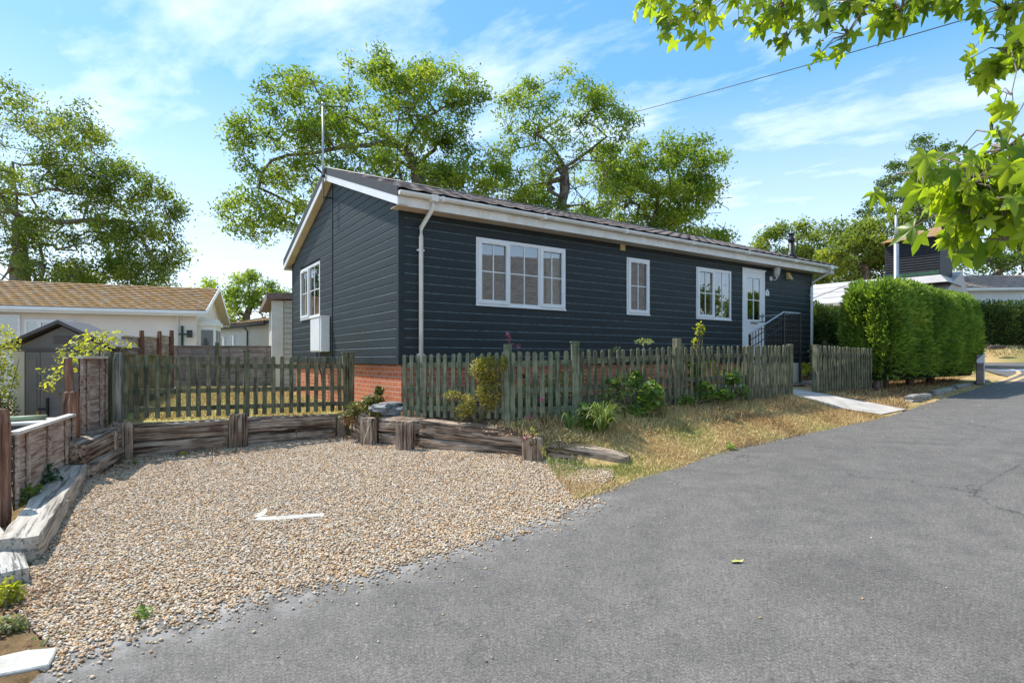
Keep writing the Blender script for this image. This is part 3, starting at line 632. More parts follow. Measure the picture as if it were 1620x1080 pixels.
    # barge boards: dark verge trim above white board
    for gx0, gx1 in ((-GO-.02, -GO+.005), (HL+GO2-.005, HL+GO2+.02)):
        for sgn in (0, 1):
            ya = -EO-.02 if sgn == 0 else HW+EO+.02; yb = HW/2; z0 = ZR0+.03; z1 = ZR0+(HW/2+EO)*SL+.045
            def slab(za, zb, xa, xb):
                m = MB(); V = [(xa, ya, z0+za), (xb, ya, z0+za), (xb, yb, z1+za), (xa, yb, z1+za), (xa, ya, z0+zb), (xb, ya, z0+zb), (xb, yb, z1+zb), (xa, yb, z1+zb)]
                return m.add(V, [(0, 1, 2, 3), (4, 7, 6, 5), (0, 4, 5, 1), (1, 5, 6, 2), (2, 6, 7, 3), (3, 7, 4, 0)])
            hp('verge_trim', slab(-.145, 0, gx0, gx1), verge_black)
            hp('barge_board', slab(-.265, -.145, gx0+.004 if gx0 < 0 else gx0, gx1 if gx0 < 0 else gx1-.004), upvc)
            ov = GO if gx0 < 0 else GO2; xa, xb = (-GO+.006, -.002) if gx0 < 0 else (HL+.03, HL+GO2-.006)
            hp('soffit', slab(-.258, -.245, xa, xb), soffitm)
    # eaves: fascia, soffit, gutter
    for sgn, yw in ((-1, 0), (1, HW)):
        y1 = yw+sgn*EO; fz = MB(); a, b = sorted((y1, y1-sgn*.02)); fz.box(-GO+.008, HL+GO2-.008, a, b, ZR0-.235, ZR0-.03); hp('fascia_board', fz, upvc_dirty)
        so = MB(); a, b = sorted((y1-sgn*.021, yw-sgn*.0)); so.box(-GO+.008, HL+GO2-.008, a, b, ZR0-.232, ZR0-.222); hp('soffit', so, soffitm)
        gy = y1+sgn*.062; gt_ = MB(); V = []; F = []; n = 9; gx0, gx1 = -GO-.01, HL+GO2+.05
        for i in range(n):
            an = PI*i/(n-1); V += [(x, gy-math.cos(an)*.056, ZR0-.045-math.sin(an)*.06) for x in (gx0, gx1)]
        for i in range(n):
            an = PI*i/(n-1); V += [(x, gy-math.cos(an)*.051, ZR0-.043-math.sin(an)*.055) for x in (gx0, gx1)]
        for i in range(n-1): F += [(2*i, 2*i+1, 2*i+3, 2*i+2), (2*n+2*i, 2*n+2*i+2, 2*n+2*i+3, 2*n+2*i+1)]
        F += [(0, 2*n, 2*n+1, 1), (2*n-2, 2*n-1, 4*n-1, 4*n-2)]
        gt_.add(V, F, True)
        for x in (gx0, gx1-.004): gt_.add([(x, gy+math.cos(PI*i/8)*.0565, ZR0-.045-math.sin(PI*i/8)*.0605) for i in range(9)]+[(x+.006, gy+math.cos(PI*i/8)*.0565, ZR0-.045-math.sin(PI*i/8)*.0605) for i in range(9)], [tuple(range(9)), tuple(range(17, 8, -1))]+[(i, i+9, i+10, i+1) for i in range(8)])
        x = .5
        while x < HL: gt_.box(x, x+.045, gy-.064, gy+.064, ZR0-.112, ZR0-.038); x += 1.9
        hp('gutter', gt_, upvc_dirty)
        if sgn < 0:
            for (gxp, wx) in ((hlocal(683, 330, 1, -EO).x, hlocal(666, 400, 1, -.06).x), (HL+.24, hlocal(1284, 480, 1, -.06).x)):
                d = MB(); d.tube([(gxp, gy, ZR0-.09), (gxp, gy, ZR0-.20), (wx, -.065, ZR0-.46), (wx, -.065, ZR0-.6), (wx, -.065, .86)], .034, 10); d.box(gxp-.05, gxp+.05, gy-.066, gy+.066, ZR0-.13, ZR0-.036)
                dp = hp('downpipe', d, upvc_dirty if gxp < 5 else upvc)
                for z in (3.2, 1.62): br = MB(); br.box(wx-.055, wx+.05, -.075, -.024, z-.012, z+.012); br.build('bracket', upvc, dp)
    # meter box on the gable
    a = gable_rect(506, 505, 524, 556); mb = MB(); mx0, mx1, mz0, mz1 = a; mx0 += .05
    mb.box(mx0, mx1, -.20, -.03, mz0, mz1); mb.box(mx0+.02, mx0+(mx1-mx0)*.9, -.215, -.2, mz0+.02, mz1-.02); mb.box(mx0-.01, mx1+.01, -.225, -.03, mz1, mz1+.02)
    mo = hp('meter_box', mb, upvc, rot=GR, loc=(0, HW, 0), bevel=.004)
    cb = MB(); xx = mx0+.1; cb.tube([(xx, -.1, mz0), (xx, -.1, mz0-.12), (xx+.05, -.09, mz0-.28), (xx+.14, -.05, mz0-.45), (xx+.16, -.035, mz0-.75)], .014, 6); cb.build('cable', blackp, mo)
    # vents, plaque, wall lamp
    for q, (px, py) in enumerate(((983, 391), (1245, 437))):
        p = hlocal(px, py, 1, 0); v = MB()
        if q == 0: v.box(p.x-.06, p.x+.06, -.05, -.02, p.z-.07, p.z+.07); [v.box(p.x-.05, p.x+.05, -.056, -.05, p.z-.06+i*.022, p.z-.05+i*.022) for i in range(6)]
        else: v.add([(p.x-.07, -.02, p.z-.09), (p.x+.07, -.02, p.z-.09), (p.x+.07, -.13, p.z-.09), (p.x-.07, -.13, p.z-.09), (p.x-.07, -.02, p.z+.09), (p.x+.07, -.02, p.z+.09), (p.x+.05, -.05, p.z+.09), (p.x-.05, -.05, p.z+.09)], [(0, 3, 2, 1), (4, 5, 6, 7), (0, 1, 5, 4), (1, 2, 6, 5), (2, 3, 7, 6), (3, 0, 4, 7)])
        hp('wall_vent', v, m_plain('yellowed_plastic', (.66, .52, .24), .5))
    p = hlocal(1212, 463, 1, 0); v = MB(); v.prism([(p.x-.075, p.z-.075), (p.x+.075, p.z-.075), (p.x+.075, p.z+.02), (p.x, p.z+.085), (p.x-.075, p.z+.02)], -.035, -.024); pq = hp('number_plaque', v, upvc)
    t = MB(); t.box(p.x-.012, p.x+.022, -.0365, -.035, p.z+.018, p.z+.026); t.box(p.x-.014, p.x-.005, -.0366, -.035, p.z-.005, p.z+.026); t.tube([(p.x-.012, -.036, p.z-.002), (p.x+.008, -.036, p.z+.002), (p.x+.018, -.036, p.z-.014), (p.x+.008, -.036, p.z-.03), (p.x-.014, -.036, p.z-.027)], .004, 5); t.build('numeral', blackp, pq)
    p = hlocal(1223, 436, 1, -.1); v = MB(); bx = hlocal(1219, 443, 1, 0)
    v.tube([(bx.x-.02, -.02, p.z-.06), (bx.x-.02, -.045, p.z-.06)], [.065, .05], 12); v.tube([(bx.x-.02, -.045, p.z-.06), (bx.x, -.10, p.z-.11), (bx.x+.02, -.15, p.z-.07), (bx.x+.02, -.15, p.z-.03)], .012, 6)
    lx, ly = bx.x+.02, -.15; v.tube([(lx, ly, p.z-.09), (lx, ly, p.z-.03), (lx, ly, p.z-.02)], [.008, .03, .045], 6); v.tube([(lx, ly, p.z+.155), (lx, ly, p.z+.18), (lx, ly, p.z+.215), (lx, ly, p.z+.26)], [.095, .07, .02, .008], 6)
    for k in range(6): an = PI/3*k; v.tube([(lx+.045*math.cos(an), ly+.045*math.sin(an), p.z-.02), (lx+.08*math.cos(an), ly+.08*math.sin(an), p.z+.155)], .006, 4)
    lm = hp('wall_lamp', v, upvc); g = MB(); g.tube([(lx, ly, p.z-.02), (lx, ly, p.z+.155)], [.042, .076], 6); g.build('lamp_glass', m_plain('frosted_lamp_glass', (.6, .62, .62), .3, .03), lm)
    # flue
    fl = MB(); fx, fy = 10.95, .25; z = ZR0+.5*SL; fl.tube([(fx, fy, z), (fx, fy, z+.1), (fx, fy, z+.16), (fx, fy, z+.44)], [.14, .11, .062, .062], 12); fl.tube([(fx, fy, z+.44), (fx, fy, z+.50), (fx, fy, z+.54), (fx, fy, z+.62), (fx, fy, z+.64), (fx, fy, z+.66)], [.085, .085, .055, .07, .10, .02], 12); hp('flue_pipe', fl, blackp)
    # aerial mast at the gable apex
    am = MB(); xa = -GO-.06; ym = HW/2-.02; am.tube([(xa, ym, 4.62), (xa, ym, 6.52)], .021, 8); am.tube([(xa, ym, 6.5), (xa, ym, 6.56)], [.034, .034], 8)
    ap = hp('aerial_mast', am, galv); bk = MB(); 
    for zz in (4.72, 5.12): bk.box(xa-.03, -.03, ym-.012, ym+.012, zz-.012, zz+.012)
    bk.box(xa-.03, xa+.03, ym-.05, ym+.05, 5.1, 5.14); bk.build('mast_bracket', blackp, ap)
def tile_slope(name, o, along, up, L_, courses, pitch, mat, parent, loc, flip=False, amp=.012, step=.022):
    a = along.normalized(); sl = up.length; u = up.normalized(); n = a.cross(u).normalized()
    if n.z < 0: n = -n
    nu = int(L_/(pitch/6)); us = np.linspace(0, L_, nu+1); V = []; c = sl/courses
    for k in range(courses):
        for (vv, h) in ((k*c, step), (k*c+.012, step+.003), ((k+1)*c, 0.0)):
            jx = rng.normal(0, .0015, len(us))
            for i, q in enumerate(us):
                w = (q+(.5*pitch if k % 2 else 0))/pitch; w -= math.floor(w); hh = amp*max(0, math.sin(w*2*PI)) if w < .5 else -.003
                p = o+a*q+u*vv+n*(h+hh+jx[i]); V.append(p)
    rows = 3*courses; F = []
    for r_ in range(rows-1):
        for i in range(nu): q = r_*(nu+1)+i; F.append((q, q+1, q+nu+2, q+nu+1) if not flip else (q, q+nu+1, q+nu+2, q+1))
    me = bpy.data.meshes.new(name); me.from_pydata([tuple(v) for v in V], [], F); me.update()
    return link(name, me, mat, parent, loc)
build_home()
# ---------------------------------------------------------------- steps and handrail at the door
def build_steps():
    o = empty('doorstep', (HC.x, HC.y, HB), HA, 'pale concrete landing and steps below the white front door', 'steps')
    s = MB(); s.box(8.35, 9.0, -1.05, -.05, .75-HB, 1.47-HB); s.build('landing', concrete, o)
    for i in range(4):
        t = MB(); t.box(8.35-.28*(i+1), 8.35-.28*i-.002, -1.05, -.05, .7-HB, 1.30-.15*i-HB); t.build('step', concrete, o)
    h = empty('handrail', (HC.x, HC.y, HB), HA, 'black metal handrail with pale top rail beside the front door steps', 'handrail')
    y = -1.1; a = (7.08, 2.06); b = (8.31, 2.56); c = (8.95, 2.56)
    t = MB(); t.tube([(a[0], y, a[1]-HB), (b[0], y, b[1]-HB), (c[0], y, c[1]-HB), (c[0], -.1, c[1]-HB)], .016, 8); t.build('top_rail', m_plain('worn_pale_rail', (.38, .43, .48), .4, .1), h)
    t = MB()
    for d in (.14, .30, .9): t.tube([(a[0], y, a[1]-d-HB), (b[0], y, b[1]-d-HB), (c[0], y, c[1]-d-HB), (c[0], -.1, c[1]-d-HB)], .010, 6)
    t.build('lower_rail', blackp, h)
    for (x, z) in ((7.1, 2.06), (8.31, 2.56), (8.95, 2.56)):
        p = MB(); p.box(x-.02, x+.02, y-.02, y+.02, .8-HB, z-HB-.01); p.build('post', blackp, h)
    bar = MB(); x = 7.2
    while x < 8.9:
        z = 2.06+(x-7.08)/1.23*.5 if x < 8.31 else 2.56; bar.box(x-.006, x+.006, y-.006, y+.006, z-.9-HB, z-.01-HB); x += .1
    bar.build('baluster', blackp, h)
build_steps()
# ---------------------------------------------------------------- picket fences
def picket_mesh(h, w, t, seed):
    r = random.Random(seed); n = 6; pts = [(-w/2, 0), (w/2, 0)]+[(w/2*math.cos(PI*i/n), h-w/2+w/2*math.sin(PI*i/n)) for i in range(n+1)]
    m = MB(); m.prism(pts, -t/2, t/2); return m.mesh('picket', .002)
PM = [picket_mesh(.9, .063, .018, i) for i in range(2)]
def fence(name, label, p0, p1, posts, mat, n, group=None, h=.9, rails=(.14, .40, .76), postw=.085, cap=False, cat='fence', w=.063, skip=(), missing=(), pick_side=-1):
    """p0,p1 3D ground points at the two ends; posts list of (fraction, height)"""
    p0 = Vector(p0); p1 = Vector(p1); d = p1-p0; L_ = d.to_2d().length; rzv = math.atan2(d.y, d.x); o = empty(name, p0, rzv, label, cat, group)
    sl = d.z/L_; r = random.Random(hash(label) % 999 if False else len(label)+n)
    for k, rh in enumerate(rails):
        m = MB(); V = [(0, -.019, rh-.035), (L_, -.019, rh-.035+d.z), (L_, .019, rh-.035+d.z), (0, .019, rh-.035), (0, -.019, rh+.035), (L_, -.019, rh+.035+d.z), (L_, .019, rh+.035+d.z), (0, .019, rh+.035)]
        m.add(V, [(0, 3, 2, 1), (4, 5, 6, 7), (0, 1, 5, 4), (1, 2, 6, 5), (2, 3, 7, 6), (3, 0, 4, 7)]); m.build('rail', mat, o)
    me = PM[0].copy(); me.materials.clear(); me.materials.append(mat)
    if h != .9 or w != .063: me = picket_mesh(h, w, .018, 1); me.materials.append(mat)
    for i in range(n):
        if i in missing: continue
        x = (i+.5)/n*L_
        if any(abs(x-f*L_) < postw*.55 for f, _ in posts): continue
        c = bpy.data.objects.new('picket', me); COL.objects.link(c); c.parent = o
        c.location = (x+r.uniform(-.006, .006), pick_side*.029+r.uniform(-.002, .002), sl*x+.015+r.uniform(-.008, .008)); c.rotation_euler = (r.uniform(-.012, .012), r.uniform(-.018, .018), r.uniform(-.03, .03))
    for (f, ph) in posts:
        m = MB(); m.box(-postw/2, postw/2, -postw/2, postw/2, -.15, ph)
        if cap: m.box(-postw/2-.012, postw/2+.012, -postw/2-.012, postw/2+.012, ph, ph+.018)
        q = m.build('post', mat, o, .004); q.location = (f*L_, 0, sl*f*L_); q.rotation_euler = (r.uniform(-.01, .01), r.uniform(-.012, .012), 0)
    return o
A = Vector((-5.50, 7.98, .69)); B = Vector((-2.72, 9.62, .67))
fence('picket_fence', 'weathered green picket fence above the left sleeper wall, closing off the lawn', A, B, [(.5, .99), (.972, .98), (1.0, .98)], greenwood, 25, 'green picket fences', cap=True)
C0 = Vector((-1.60, 8.36, .70)); C1 = Vector((-.04, 7.60, .73)); C2 = Vector((.86, 7.66, .75)); C3 = Vector((2.54, 8.78, .83)); C4 = Vector((4.0, 9.62, .86)); C5 = Vector((4.98, 10.2, .89))
fence('picket_fence', 'green picket fence angled out from the near corner of the home', C0, C1, [(.995, 1.02)], greenwood2, 15, 'green picket fences')
fence('picket_fence', 'short run of green pickets between the corner post and the capped post', C1, C2, [(1.0, 1.02)], greenwood2, 9, 'green picket fences', cap=True, postw=.1)
fence('picket_fence', 'green picket fence behind the strappy grass clump and mallow leaves', C2, C3, [(1.0, 1.04)], greenwood, 15, 'green picket fences', postw=.1)
fence('picket_fence', 'green picket fence below the tall yellow green stem, in front of the small window', C3, C4, [(1.0, .92)], greenwood, 14, 'green picket fences', w=.055)
fence('picket_fence', 'tightly spaced picket gate panel standing below the white front door', C4, C5, [(1.0, .93)], greenwood, 12, 'green picket fences', cat='gate', w=.068, rails=(.2, .7))
F0 = Vector((5.87, 11.0, .90)); F1 = Vector((8.0, 12.7, .88))
fence('picket_fence', 'green picket fence running from the gatepost under the tall hedge', F0, F1, [(0, .93)], greenwood, 22, 'green picket fences', postw=.1, w=.06)
F2 = Vector((7.6, 14.6, 1.0)); F3 = Vector((9.6, 16.0, 1.05))
fence('picket_fence', 'farthest low picket fence in front of the dark hedge beyond the home', F2, F3, [(.35, 1.03)], greenwood, 18, 'green picket fences')
# ---------------------------------------------------------------- sleepers
def rough_box(l, w, h, seed, amp=.010, segs=None, taper=0):
    nx = segs or max(4, int(l/.08)); ny = 3; nz = 4; bm = bmesh.new(); bmesh.ops.create_cube(bm, size=1)
    me = bpy.data.meshes.new('sleeper')
    # lattice shell
    V = {}; F = []
    def vid(i, j, k):
        key = (i, j, k)
        if key not in V: V[key] = len(V)
        return V[key]
    for i in range(nx):
        for j in range(ny): F.append((vid(i, j, 0), vid(i, j+1, 0), vid(i+1, j+1, 0), vid(i+1, j, 0))); F.append((vid(i, j, nz), vid(i+1, j, nz), vid(i+1, j+1, nz), vid(i, j+1, nz)))
        for k in range(nz): F.append((vid(i, 0, k), vid(i+1, 0, k), vid(i+1, 0, k+1), vid(i, 0, k+1))); F.append((vid(i, ny, k), vid(i, ny, k+1), vid(i+1, ny, k+1), vid(i+1, ny, k)))
    for j in range(ny):
        for k in range(nz): F.append((vid(0, j, k), vid(0, j, k+1), vid(0, j+1, k+1), vid(0, j+1, k))); F.append((vid(nx, j, k), vid(nx, j+1, k), vid(nx, j+1, k+1), vid(nx, j, k+1)))
    bm.free(); co = [None]*len(V)
    for (i, j, k), q in V.items():
        x = i/nx*l; y = (j/ny)*w; z = k/nz*h; s = Vector((x*3, y*6, z*6+seed*7.3))
        e = (j in (0, ny))+(k in (0, nz))+(i in (0, nx)); 
        if e >= 2:
            y += (.5-j/ny)*.030; z += (.5-k/nz)*.030; x += (.5-i/nx)*.02
        d = mnoise.noise_vector(s)*amp+mnoise.noise_vector(s*4)*amp*.45
        if taper: z -= (x/l)**3*h*taper*(k/nz)
        co[q] = (x+d.x*.5, y+d.y, z+d.z)
    me.from_pydata(co, [], F); me.update(); me.materials.append(sleeperm); return me
SG = 'reclaimed timber sleepers edging the gravel'
def sleeper(p0, p1, h, w, label, seed, z0=None, z1=None, mat=None, amp=.010, taper=0, name='sleeper', group=SG):
    """front bottom edge from p0 to p1, body lies behind it (left hand side of p0->p1)"""
    p0 = Vector(p0); p1 = Vector(p1)
    if z0 is not None: p0.z = z0; p1.z = z1
    d = p1-p0; me = rough_box(d.length, w, h, seed, amp, taper=taper); o = bpy.data.objects.new(name, me); COL.objects.link(o)
    if mat: me.materials.clear(); me.materials.append(mat)
    o.location = p0; o.rotation_euler = (0, -math.atan2(d.z, d.to_2d().length), math.atan2(d.y, d.x)); return tag(o, label, 'sleeper', group)
def spost(px, py, ztop, w, dpt, label, seed, yaw=.55, mat=None):
    p = rp(px, py); h = ztop-p.z+.1; me = rough_box(h, w, dpt, seed, .008, 8)
    o = bpy.data.objects.new('sleeper_post', me); COL.objects.link(o)
    if mat: me.materials.clear(); me.materials.append(mat)
    # length axis x -> up
    o.rotation_mode = 'XYZ'; o.matrix_world = Matrix.Translation((p.x, p.y, p.z-.1))@Matrix.Rotation(yaw, 4, 'Z')@Matrix.Translation((w/2, 0, 0))@Matrix(((0, -1, 0, 0), (0, 0, 1, 0), (-1, 0, 0, 0), (0, 0, 0, 1))).inverted()@Matrix.Identity(4)
    return tag(o, label, 'post', 'upright sleeper posts')
def up_post(x, y, z0, z1, w, d, yaw, label, seed, name='sleeper_post', mat=None, cat='post', group='upright sleeper posts', tilt=0):
    me = rough_box(z1-z0, w, d, seed, .007, 8); o = bpy.data.objects.new(name, me); COL.objects.link(o)
    if mat: me.materials.clear(); me.materials.append(mat)
    R_ = Matrix(((0, -1, 0), (0, 0, 1), (-1, 0, 0)))      # maps x->-z ...
    # columns: local x -> +z, local y -> -x ; local z -> -y (towards the viewer)
    R_ = Matrix(((0, 1, 0), (0, 0, -1), (1, 0, 0)))
    R_ = Matrix(((0, 1, 0), (0, 0, 1), (1, 0, 0)))
    M_ = Matrix.Translation((x, y, z0))@Matrix.Rotation(yaw, 4, 'Z')@Matrix.Rotation(tilt, 4, 'Y')@Matrix.Translation((-w/2, -d/2, 0))@R_.to_4x4()
    o.matrix_world = M_; return tag(o, label, cat, group)
LW = .20
a0 = rp(206, 727); a1 = rp(362, 710); b0 = rp(386, 707); b1 = rp(532, 692)
za, zb = a0.z, a1.z; topz = .665
sleeper(a0, a1, .27, LW, 'lower sleeper of the left bay under the picket fence, partly in the gravel', 1, za-.05, zb-.04)
sleeper(a0, a1, .245, LW, 'upper sleeper of the left bay, directly under the picket fence', 2, topz-.245, topz-.24)
sleeper(b0, b1, .25, LW, 'warped lower sleeper of the middle bay under the picket fence', 3, b0.z-.07, b1.z-.09, amp=.02)
sleeper(b0, b1, .235, LW, 'upper sleeper of the middle bay with a dark split face', 4, topz-.23, topz-.225, amp=.013)
ang = math.atan2(a1.y-a0.y, a1.x-a0.x)
def pp(px, py, dy=0): q = rp(px, py); return q.x, q.y+dy, q.z
x, y, z = pp(179, 729, .06); up_post(x, y, z-.05, .70, .135, .12, ang, 'left one of the two upright sleeper posts in the left gravel corner', 5)
x, y, z = pp(197, 729, .05); up_post(x, y, z-.05, .705, .145, .12, ang, 'right one of the two upright sleeper posts in the left gravel corner', 6)
x, y, z = pp(366.5, 710, .05); up_post(x, y, z-.05, .745, .125, .12, ang, 'left half of the upright post pair between the two sleeper bays', 7)
x, y, z = pp(381, 709, .05); up_post(x, y, z-.05, .75, .14, .12, ang, 'right half of the upright post pair between the two sleeper bays', 8)
x, y, z = pp(540, 691, .06); up_post(x, y, z-.05, .69, .17, .12, ang, 'dark upright post where the left sleeper wall meets the home', 9)
# return towards the right wall
c0 = rp(556, 691); c1 = rp(572, 703)
sleeper((c0.x-.05, c0.y+.05, 0), (c1.x, c1.y+.05, 0), .48, .12, 'short return sleeper in the dark inner corner of the gravel', 10, c0.z-.03, c1.z-.03)
x, y, z = pp(582, 704, .05); up_post(x, y, z-.05, .69, .24, .15, -.35, 'squat upright sleeper post nearest the home corner', 11)
d0 = rp(594, 705); d1 = rp(662, 712); d0.y += .12; d1.y += .10
sleeper(d0, d1, .22, .2, 'short lower sleeper between the two squat posts', 12, d0.z-.04, d1.z-.04)
sleeper(d0, d1, .23, .2, 'short upper sleeper between the two squat posts', 13, d0.z+.19, d1.z+.195)
x, y, z = pp(641, 712, .02); up_post(x, y, z-.05, .70, .26, .17, -.4, 'thick split upright post left of the long dark sleeper', 14)
e0_ = rp(660, 711); e1_ = rp(842, 725); e0_.y += .04; e1_.y += .08
sleeper(e0_, e1_, .22, .2, 'long lower sleeper half sunk in the gravel right of the thick post', 15, e0_.z-.06, e1_.z-.13)
sleeper((e0_.x, e0_.y+.02, 0), (e1_.x-.02, e1_.y+.02, 0), .25, .22, 'long blackened upper sleeper below the angled picket fence', 16, e0_.z+.165, e1_.z+.085, amp=.012)
x, y, z = pp(844, 728, .02); up_post(x, y, z-.05, z+.285, .27, .19, -.1, 'low stump post at the right end of the long sleepers', 17)
f0 = rp(864, 727); f1 = rp(992, 739)
sleeper(f0, f1, .26, .2, 'last sleeper tapering to a worn end in the dry grass', 18, f0.z-.04, f1.z-.06, taper=.3)
# left side, sleepers under the panel fence
g0_ = rp(150, 748); g1_ = rp(164, 728)
sleeper((-4.86, 6.62, 0), (-5.24, 7.75, 0), .24, .26, 'lower sleeper of the stack running back beside the lap panels', 19, .10, .16)
sleeper((-4.90, 6.52, 0), (-5.26, 7.72, 0), .25, .28, 'upper sleeper with a black sawn end pointing at the viewer', 20, .345, .40)
up_post(-5.20, 7.42, .15, .62, .11, .10, 1.2, 'thin dark upright post behind the black ended sleeper', 21)
k0 = rp(70, 888); k1 = rp(146, 745)
sleeper((k0.x-.02, k0.y, 0), (k1.x, k1.y, 0), .24, .27, 'bleached sleeper lying along the low lap fence', 22, k0.z-.03, k1.z-.03, mat=palewood, amp=.016)
whitewood = m_wood('flaking_white_painted_wood', [(.2, (.26, .23, .19)), (.45, (.42, .395, .35)), (.8, (.55, .53, .48))], (1.0, 14, 14), .85, .8, crackcol=.35)
w0 = rp(50, 921); w1 = rp(27, 870)
sleeper(w0, w1, .15, .30, 'white painted rotten timber block near the bottom left', 23, w0.z-.03, w0.z-.02, mat=whitewood, name='timber_block', group='white painted timber blocks', amp=.016)
w0 = rp(14, 866); w1 = rp(4, 845)
sleeper(w0, w1, .12, .25, 'smaller white painted timber block beyond the larger one', 24, w0.z-.02, w0.z-.02, mat=whitewood, name='timber_block', group='white painted timber blocks')
# ---------------------------------------------------------------- lap panel fences on the left
def panel_fence(name, label, p0, p1, h, mat, capm, boards_=7, battens=3, group=None, z0=0, wav=.01, postm=None):
    p0 = Vector(p0); p1 = Vector(p1); d = p1-p0; L_ = d.to_2d().length; o = empty(name, p0, math.atan2(d.y, d.x), label, 'fence panel', group); r = random.Random(len(label))
    m = MB(); bh = h/boards_
    for k in range(boards_):
        n = 14; V = []; F = []
        for i in range(n+1):
            x = L_*i/n; zz = d.z*i/n; zb = k*bh-.012+wav*mnoise.noise(Vector((x*2.5, k*3.1, L_))); zt = (k+1)*bh+.012+wav*.5*mnoise.noise(Vector((x*2.5, k*3.1+9, L_)))
            V += [(x, -.022, zz+zb), (x, -.006, zz+zt), (x, -.014, zz+zb), (x, .0, zz+zt)]
            if i: b = 4*i; F += [(b-4, b, b+1, b-3), (b-2, b-1, b+3, b+2), (b-4, b-2, b+2, b), (b-3, b+1, b+3, b-1)]
        m.add(V, F)
    m.build('board_panel', mat, o)
    for i in range(battens):
        x = L_*(i+.5)/battens if battens > 1 else L_/2; b = MB(); b.box(x-.018, x+.018, -.048, -.024, 0, h-.02+d.z*x/L_); b.build('batten', mat, o, .002)
    for x in (.012, L_-.03): b = MB(); b.box(x-.01, x+.025, -.05, -.024, 0+d.z*x/L_, h+d.z*x/L_); b.build('batten', mat, o, .002)
    c = MB(); V = [(0, -.055, h), (L_, -.055, h+d.z), (L_, .02, h+d.z), (0, .02, h), (0, -.055, h+.03), (L_, -.055, h+.03+d.z), (L_, .02, h+.03+d.z), (0, .02, h+.03)]
    c.add(V, [(0, 3, 2, 1), (4, 5, 6, 7), (0, 1, 5, 4), (1, 2, 6, 5), (2, 3, 7, 6), (3, 0, 4, 7)]); c.build('capping', capm, o)
    return o
q0 = Vector((-4.42, 5.02)); q1 = Vector((-5.20, 6.70))
bleach = m_plain('bleached_capping', (.66, .61, .55), .8, .12, 9, .2, bump=.4)
panel_fence('lap_fence_panel', 'low weathered lap panel with a bleached slanting capping beside the gravel', (q0.x, q0.y, .22), (q1.x, q1.y, .22), .66, panelwood, bleach, 6, 3, 'lap fence panels')
up_post(q0.x-.02, q0.y-.06, .05, 1.12, .10, .10, 1.1, 'red brown post at the very left edge of the view', 31, 'fence_post', redpost, group='red brown fence posts')
up_post(q1.x+.0, q1.y+.05, .1, 1.17, .11, .10, 1.1, 'flaking split post ending the low lap panel', 32, 'fence_post', redpost, group='red brown fence posts')
up_post(q1.x-.13, q1.y+.12, .1, 1.16, .09, .10, 1.1, 'stub post tucked behind the flaking split post', 35, 'fence_post', redpost, group='red brown fence posts')
t0 = Vector((-5.36, 7.02)); t1 = Vector((-5.66, 7.90))
panel_fence('lap_fence_panel', 'tall narrow lap panel standing between the leaning post and the green corner post', (t0.x, t0.y, .62), (t1.x, t1.y, .62), .94, panelwood, bleach, 8, 2, 'lap fence panels')
up_post(t0.x+.0, t0.y-.06, .2, 1.57, .09, .09, 1.2, 'leaning red brown post at the left of the tall lap panel', 33, 'fence_post', redpost, group='red brown fence posts', tilt=-.05)
# green corner posts and the long close-boarded fence going back
up_post(-5.63, 7.93, .55, 1.65, .10, .10, .4, 'dark green square post at the corner of the picket fence', 41, 'fence_post', greenpost, group='green corner posts')
up_post(-5.47, 7.90, .60, 1.64, .12, .09, .4, 'grey green knotty post touching the dark green corner post', 42, 'fence_post', sagepost, group='green corner posts')
def close_board(name, label, p0, p1, h, mat, w=.1, posts=2.4, rails=True):
    p0 = Vector(p0); p1 = Vector(p1); d = p1-p0; L_ = d.to_2d().length; o = empty(name, p0, math.atan2(d.y, d.x), label, 'fence'); r = random.Random(3)
    m = MB(); n = int(L_/w)
    for i in range(n):
        x = i*w; zz = d.z*x/L_; m.box(x+.002, x+w-.002, -.012+r.uniform(-.003, .003), .008, zz+r.uniform(0, .02), zz+h)
    m.build('board_panel', mat, o)
    for z in (.2, h-.16): b = MB(); b.add([(0, -.055, z), (L_, -.055, z+d.z), (L_, -.016, z+d.z), (0, -.016, z), (0, -.055, z+.07), (L_, -.055, z+.07+d.z), (L_, -.016, z+.07+d.z), (0, -.016, z+.07)], [(0, 3, 2, 1), (4, 5, 6, 7), (0, 1, 5, 4), (1, 2, 6, 5), (2, 3, 7, 6), (3, 0, 4, 7)]); b.build('rail', mat, o)
    c = MB(); c.add([(0, -.03, h), (L_, -.03, h+d.z), (L_, .03, h+d.z), (0, .03, h), (0, -.03, h+.025), (L_, -.03, h+.025+d.z), (L_, .03, h+.025+d.z), (0, .03, h+.025)], [(0, 3, 2, 1), (4, 5, 6, 7), (0, 1, 5, 4), (1, 2, 6, 5), (2, 3, 7, 6), (3, 0, 4, 7)]); c.build('capping', mat, o)
    return o
close_board('close_board_fence', 'green stained close boarded fence running back along the lawn behind the pickets', (-9.5, 15.9, .70), (-5.70, 8.05, .70), .92, greenwood)
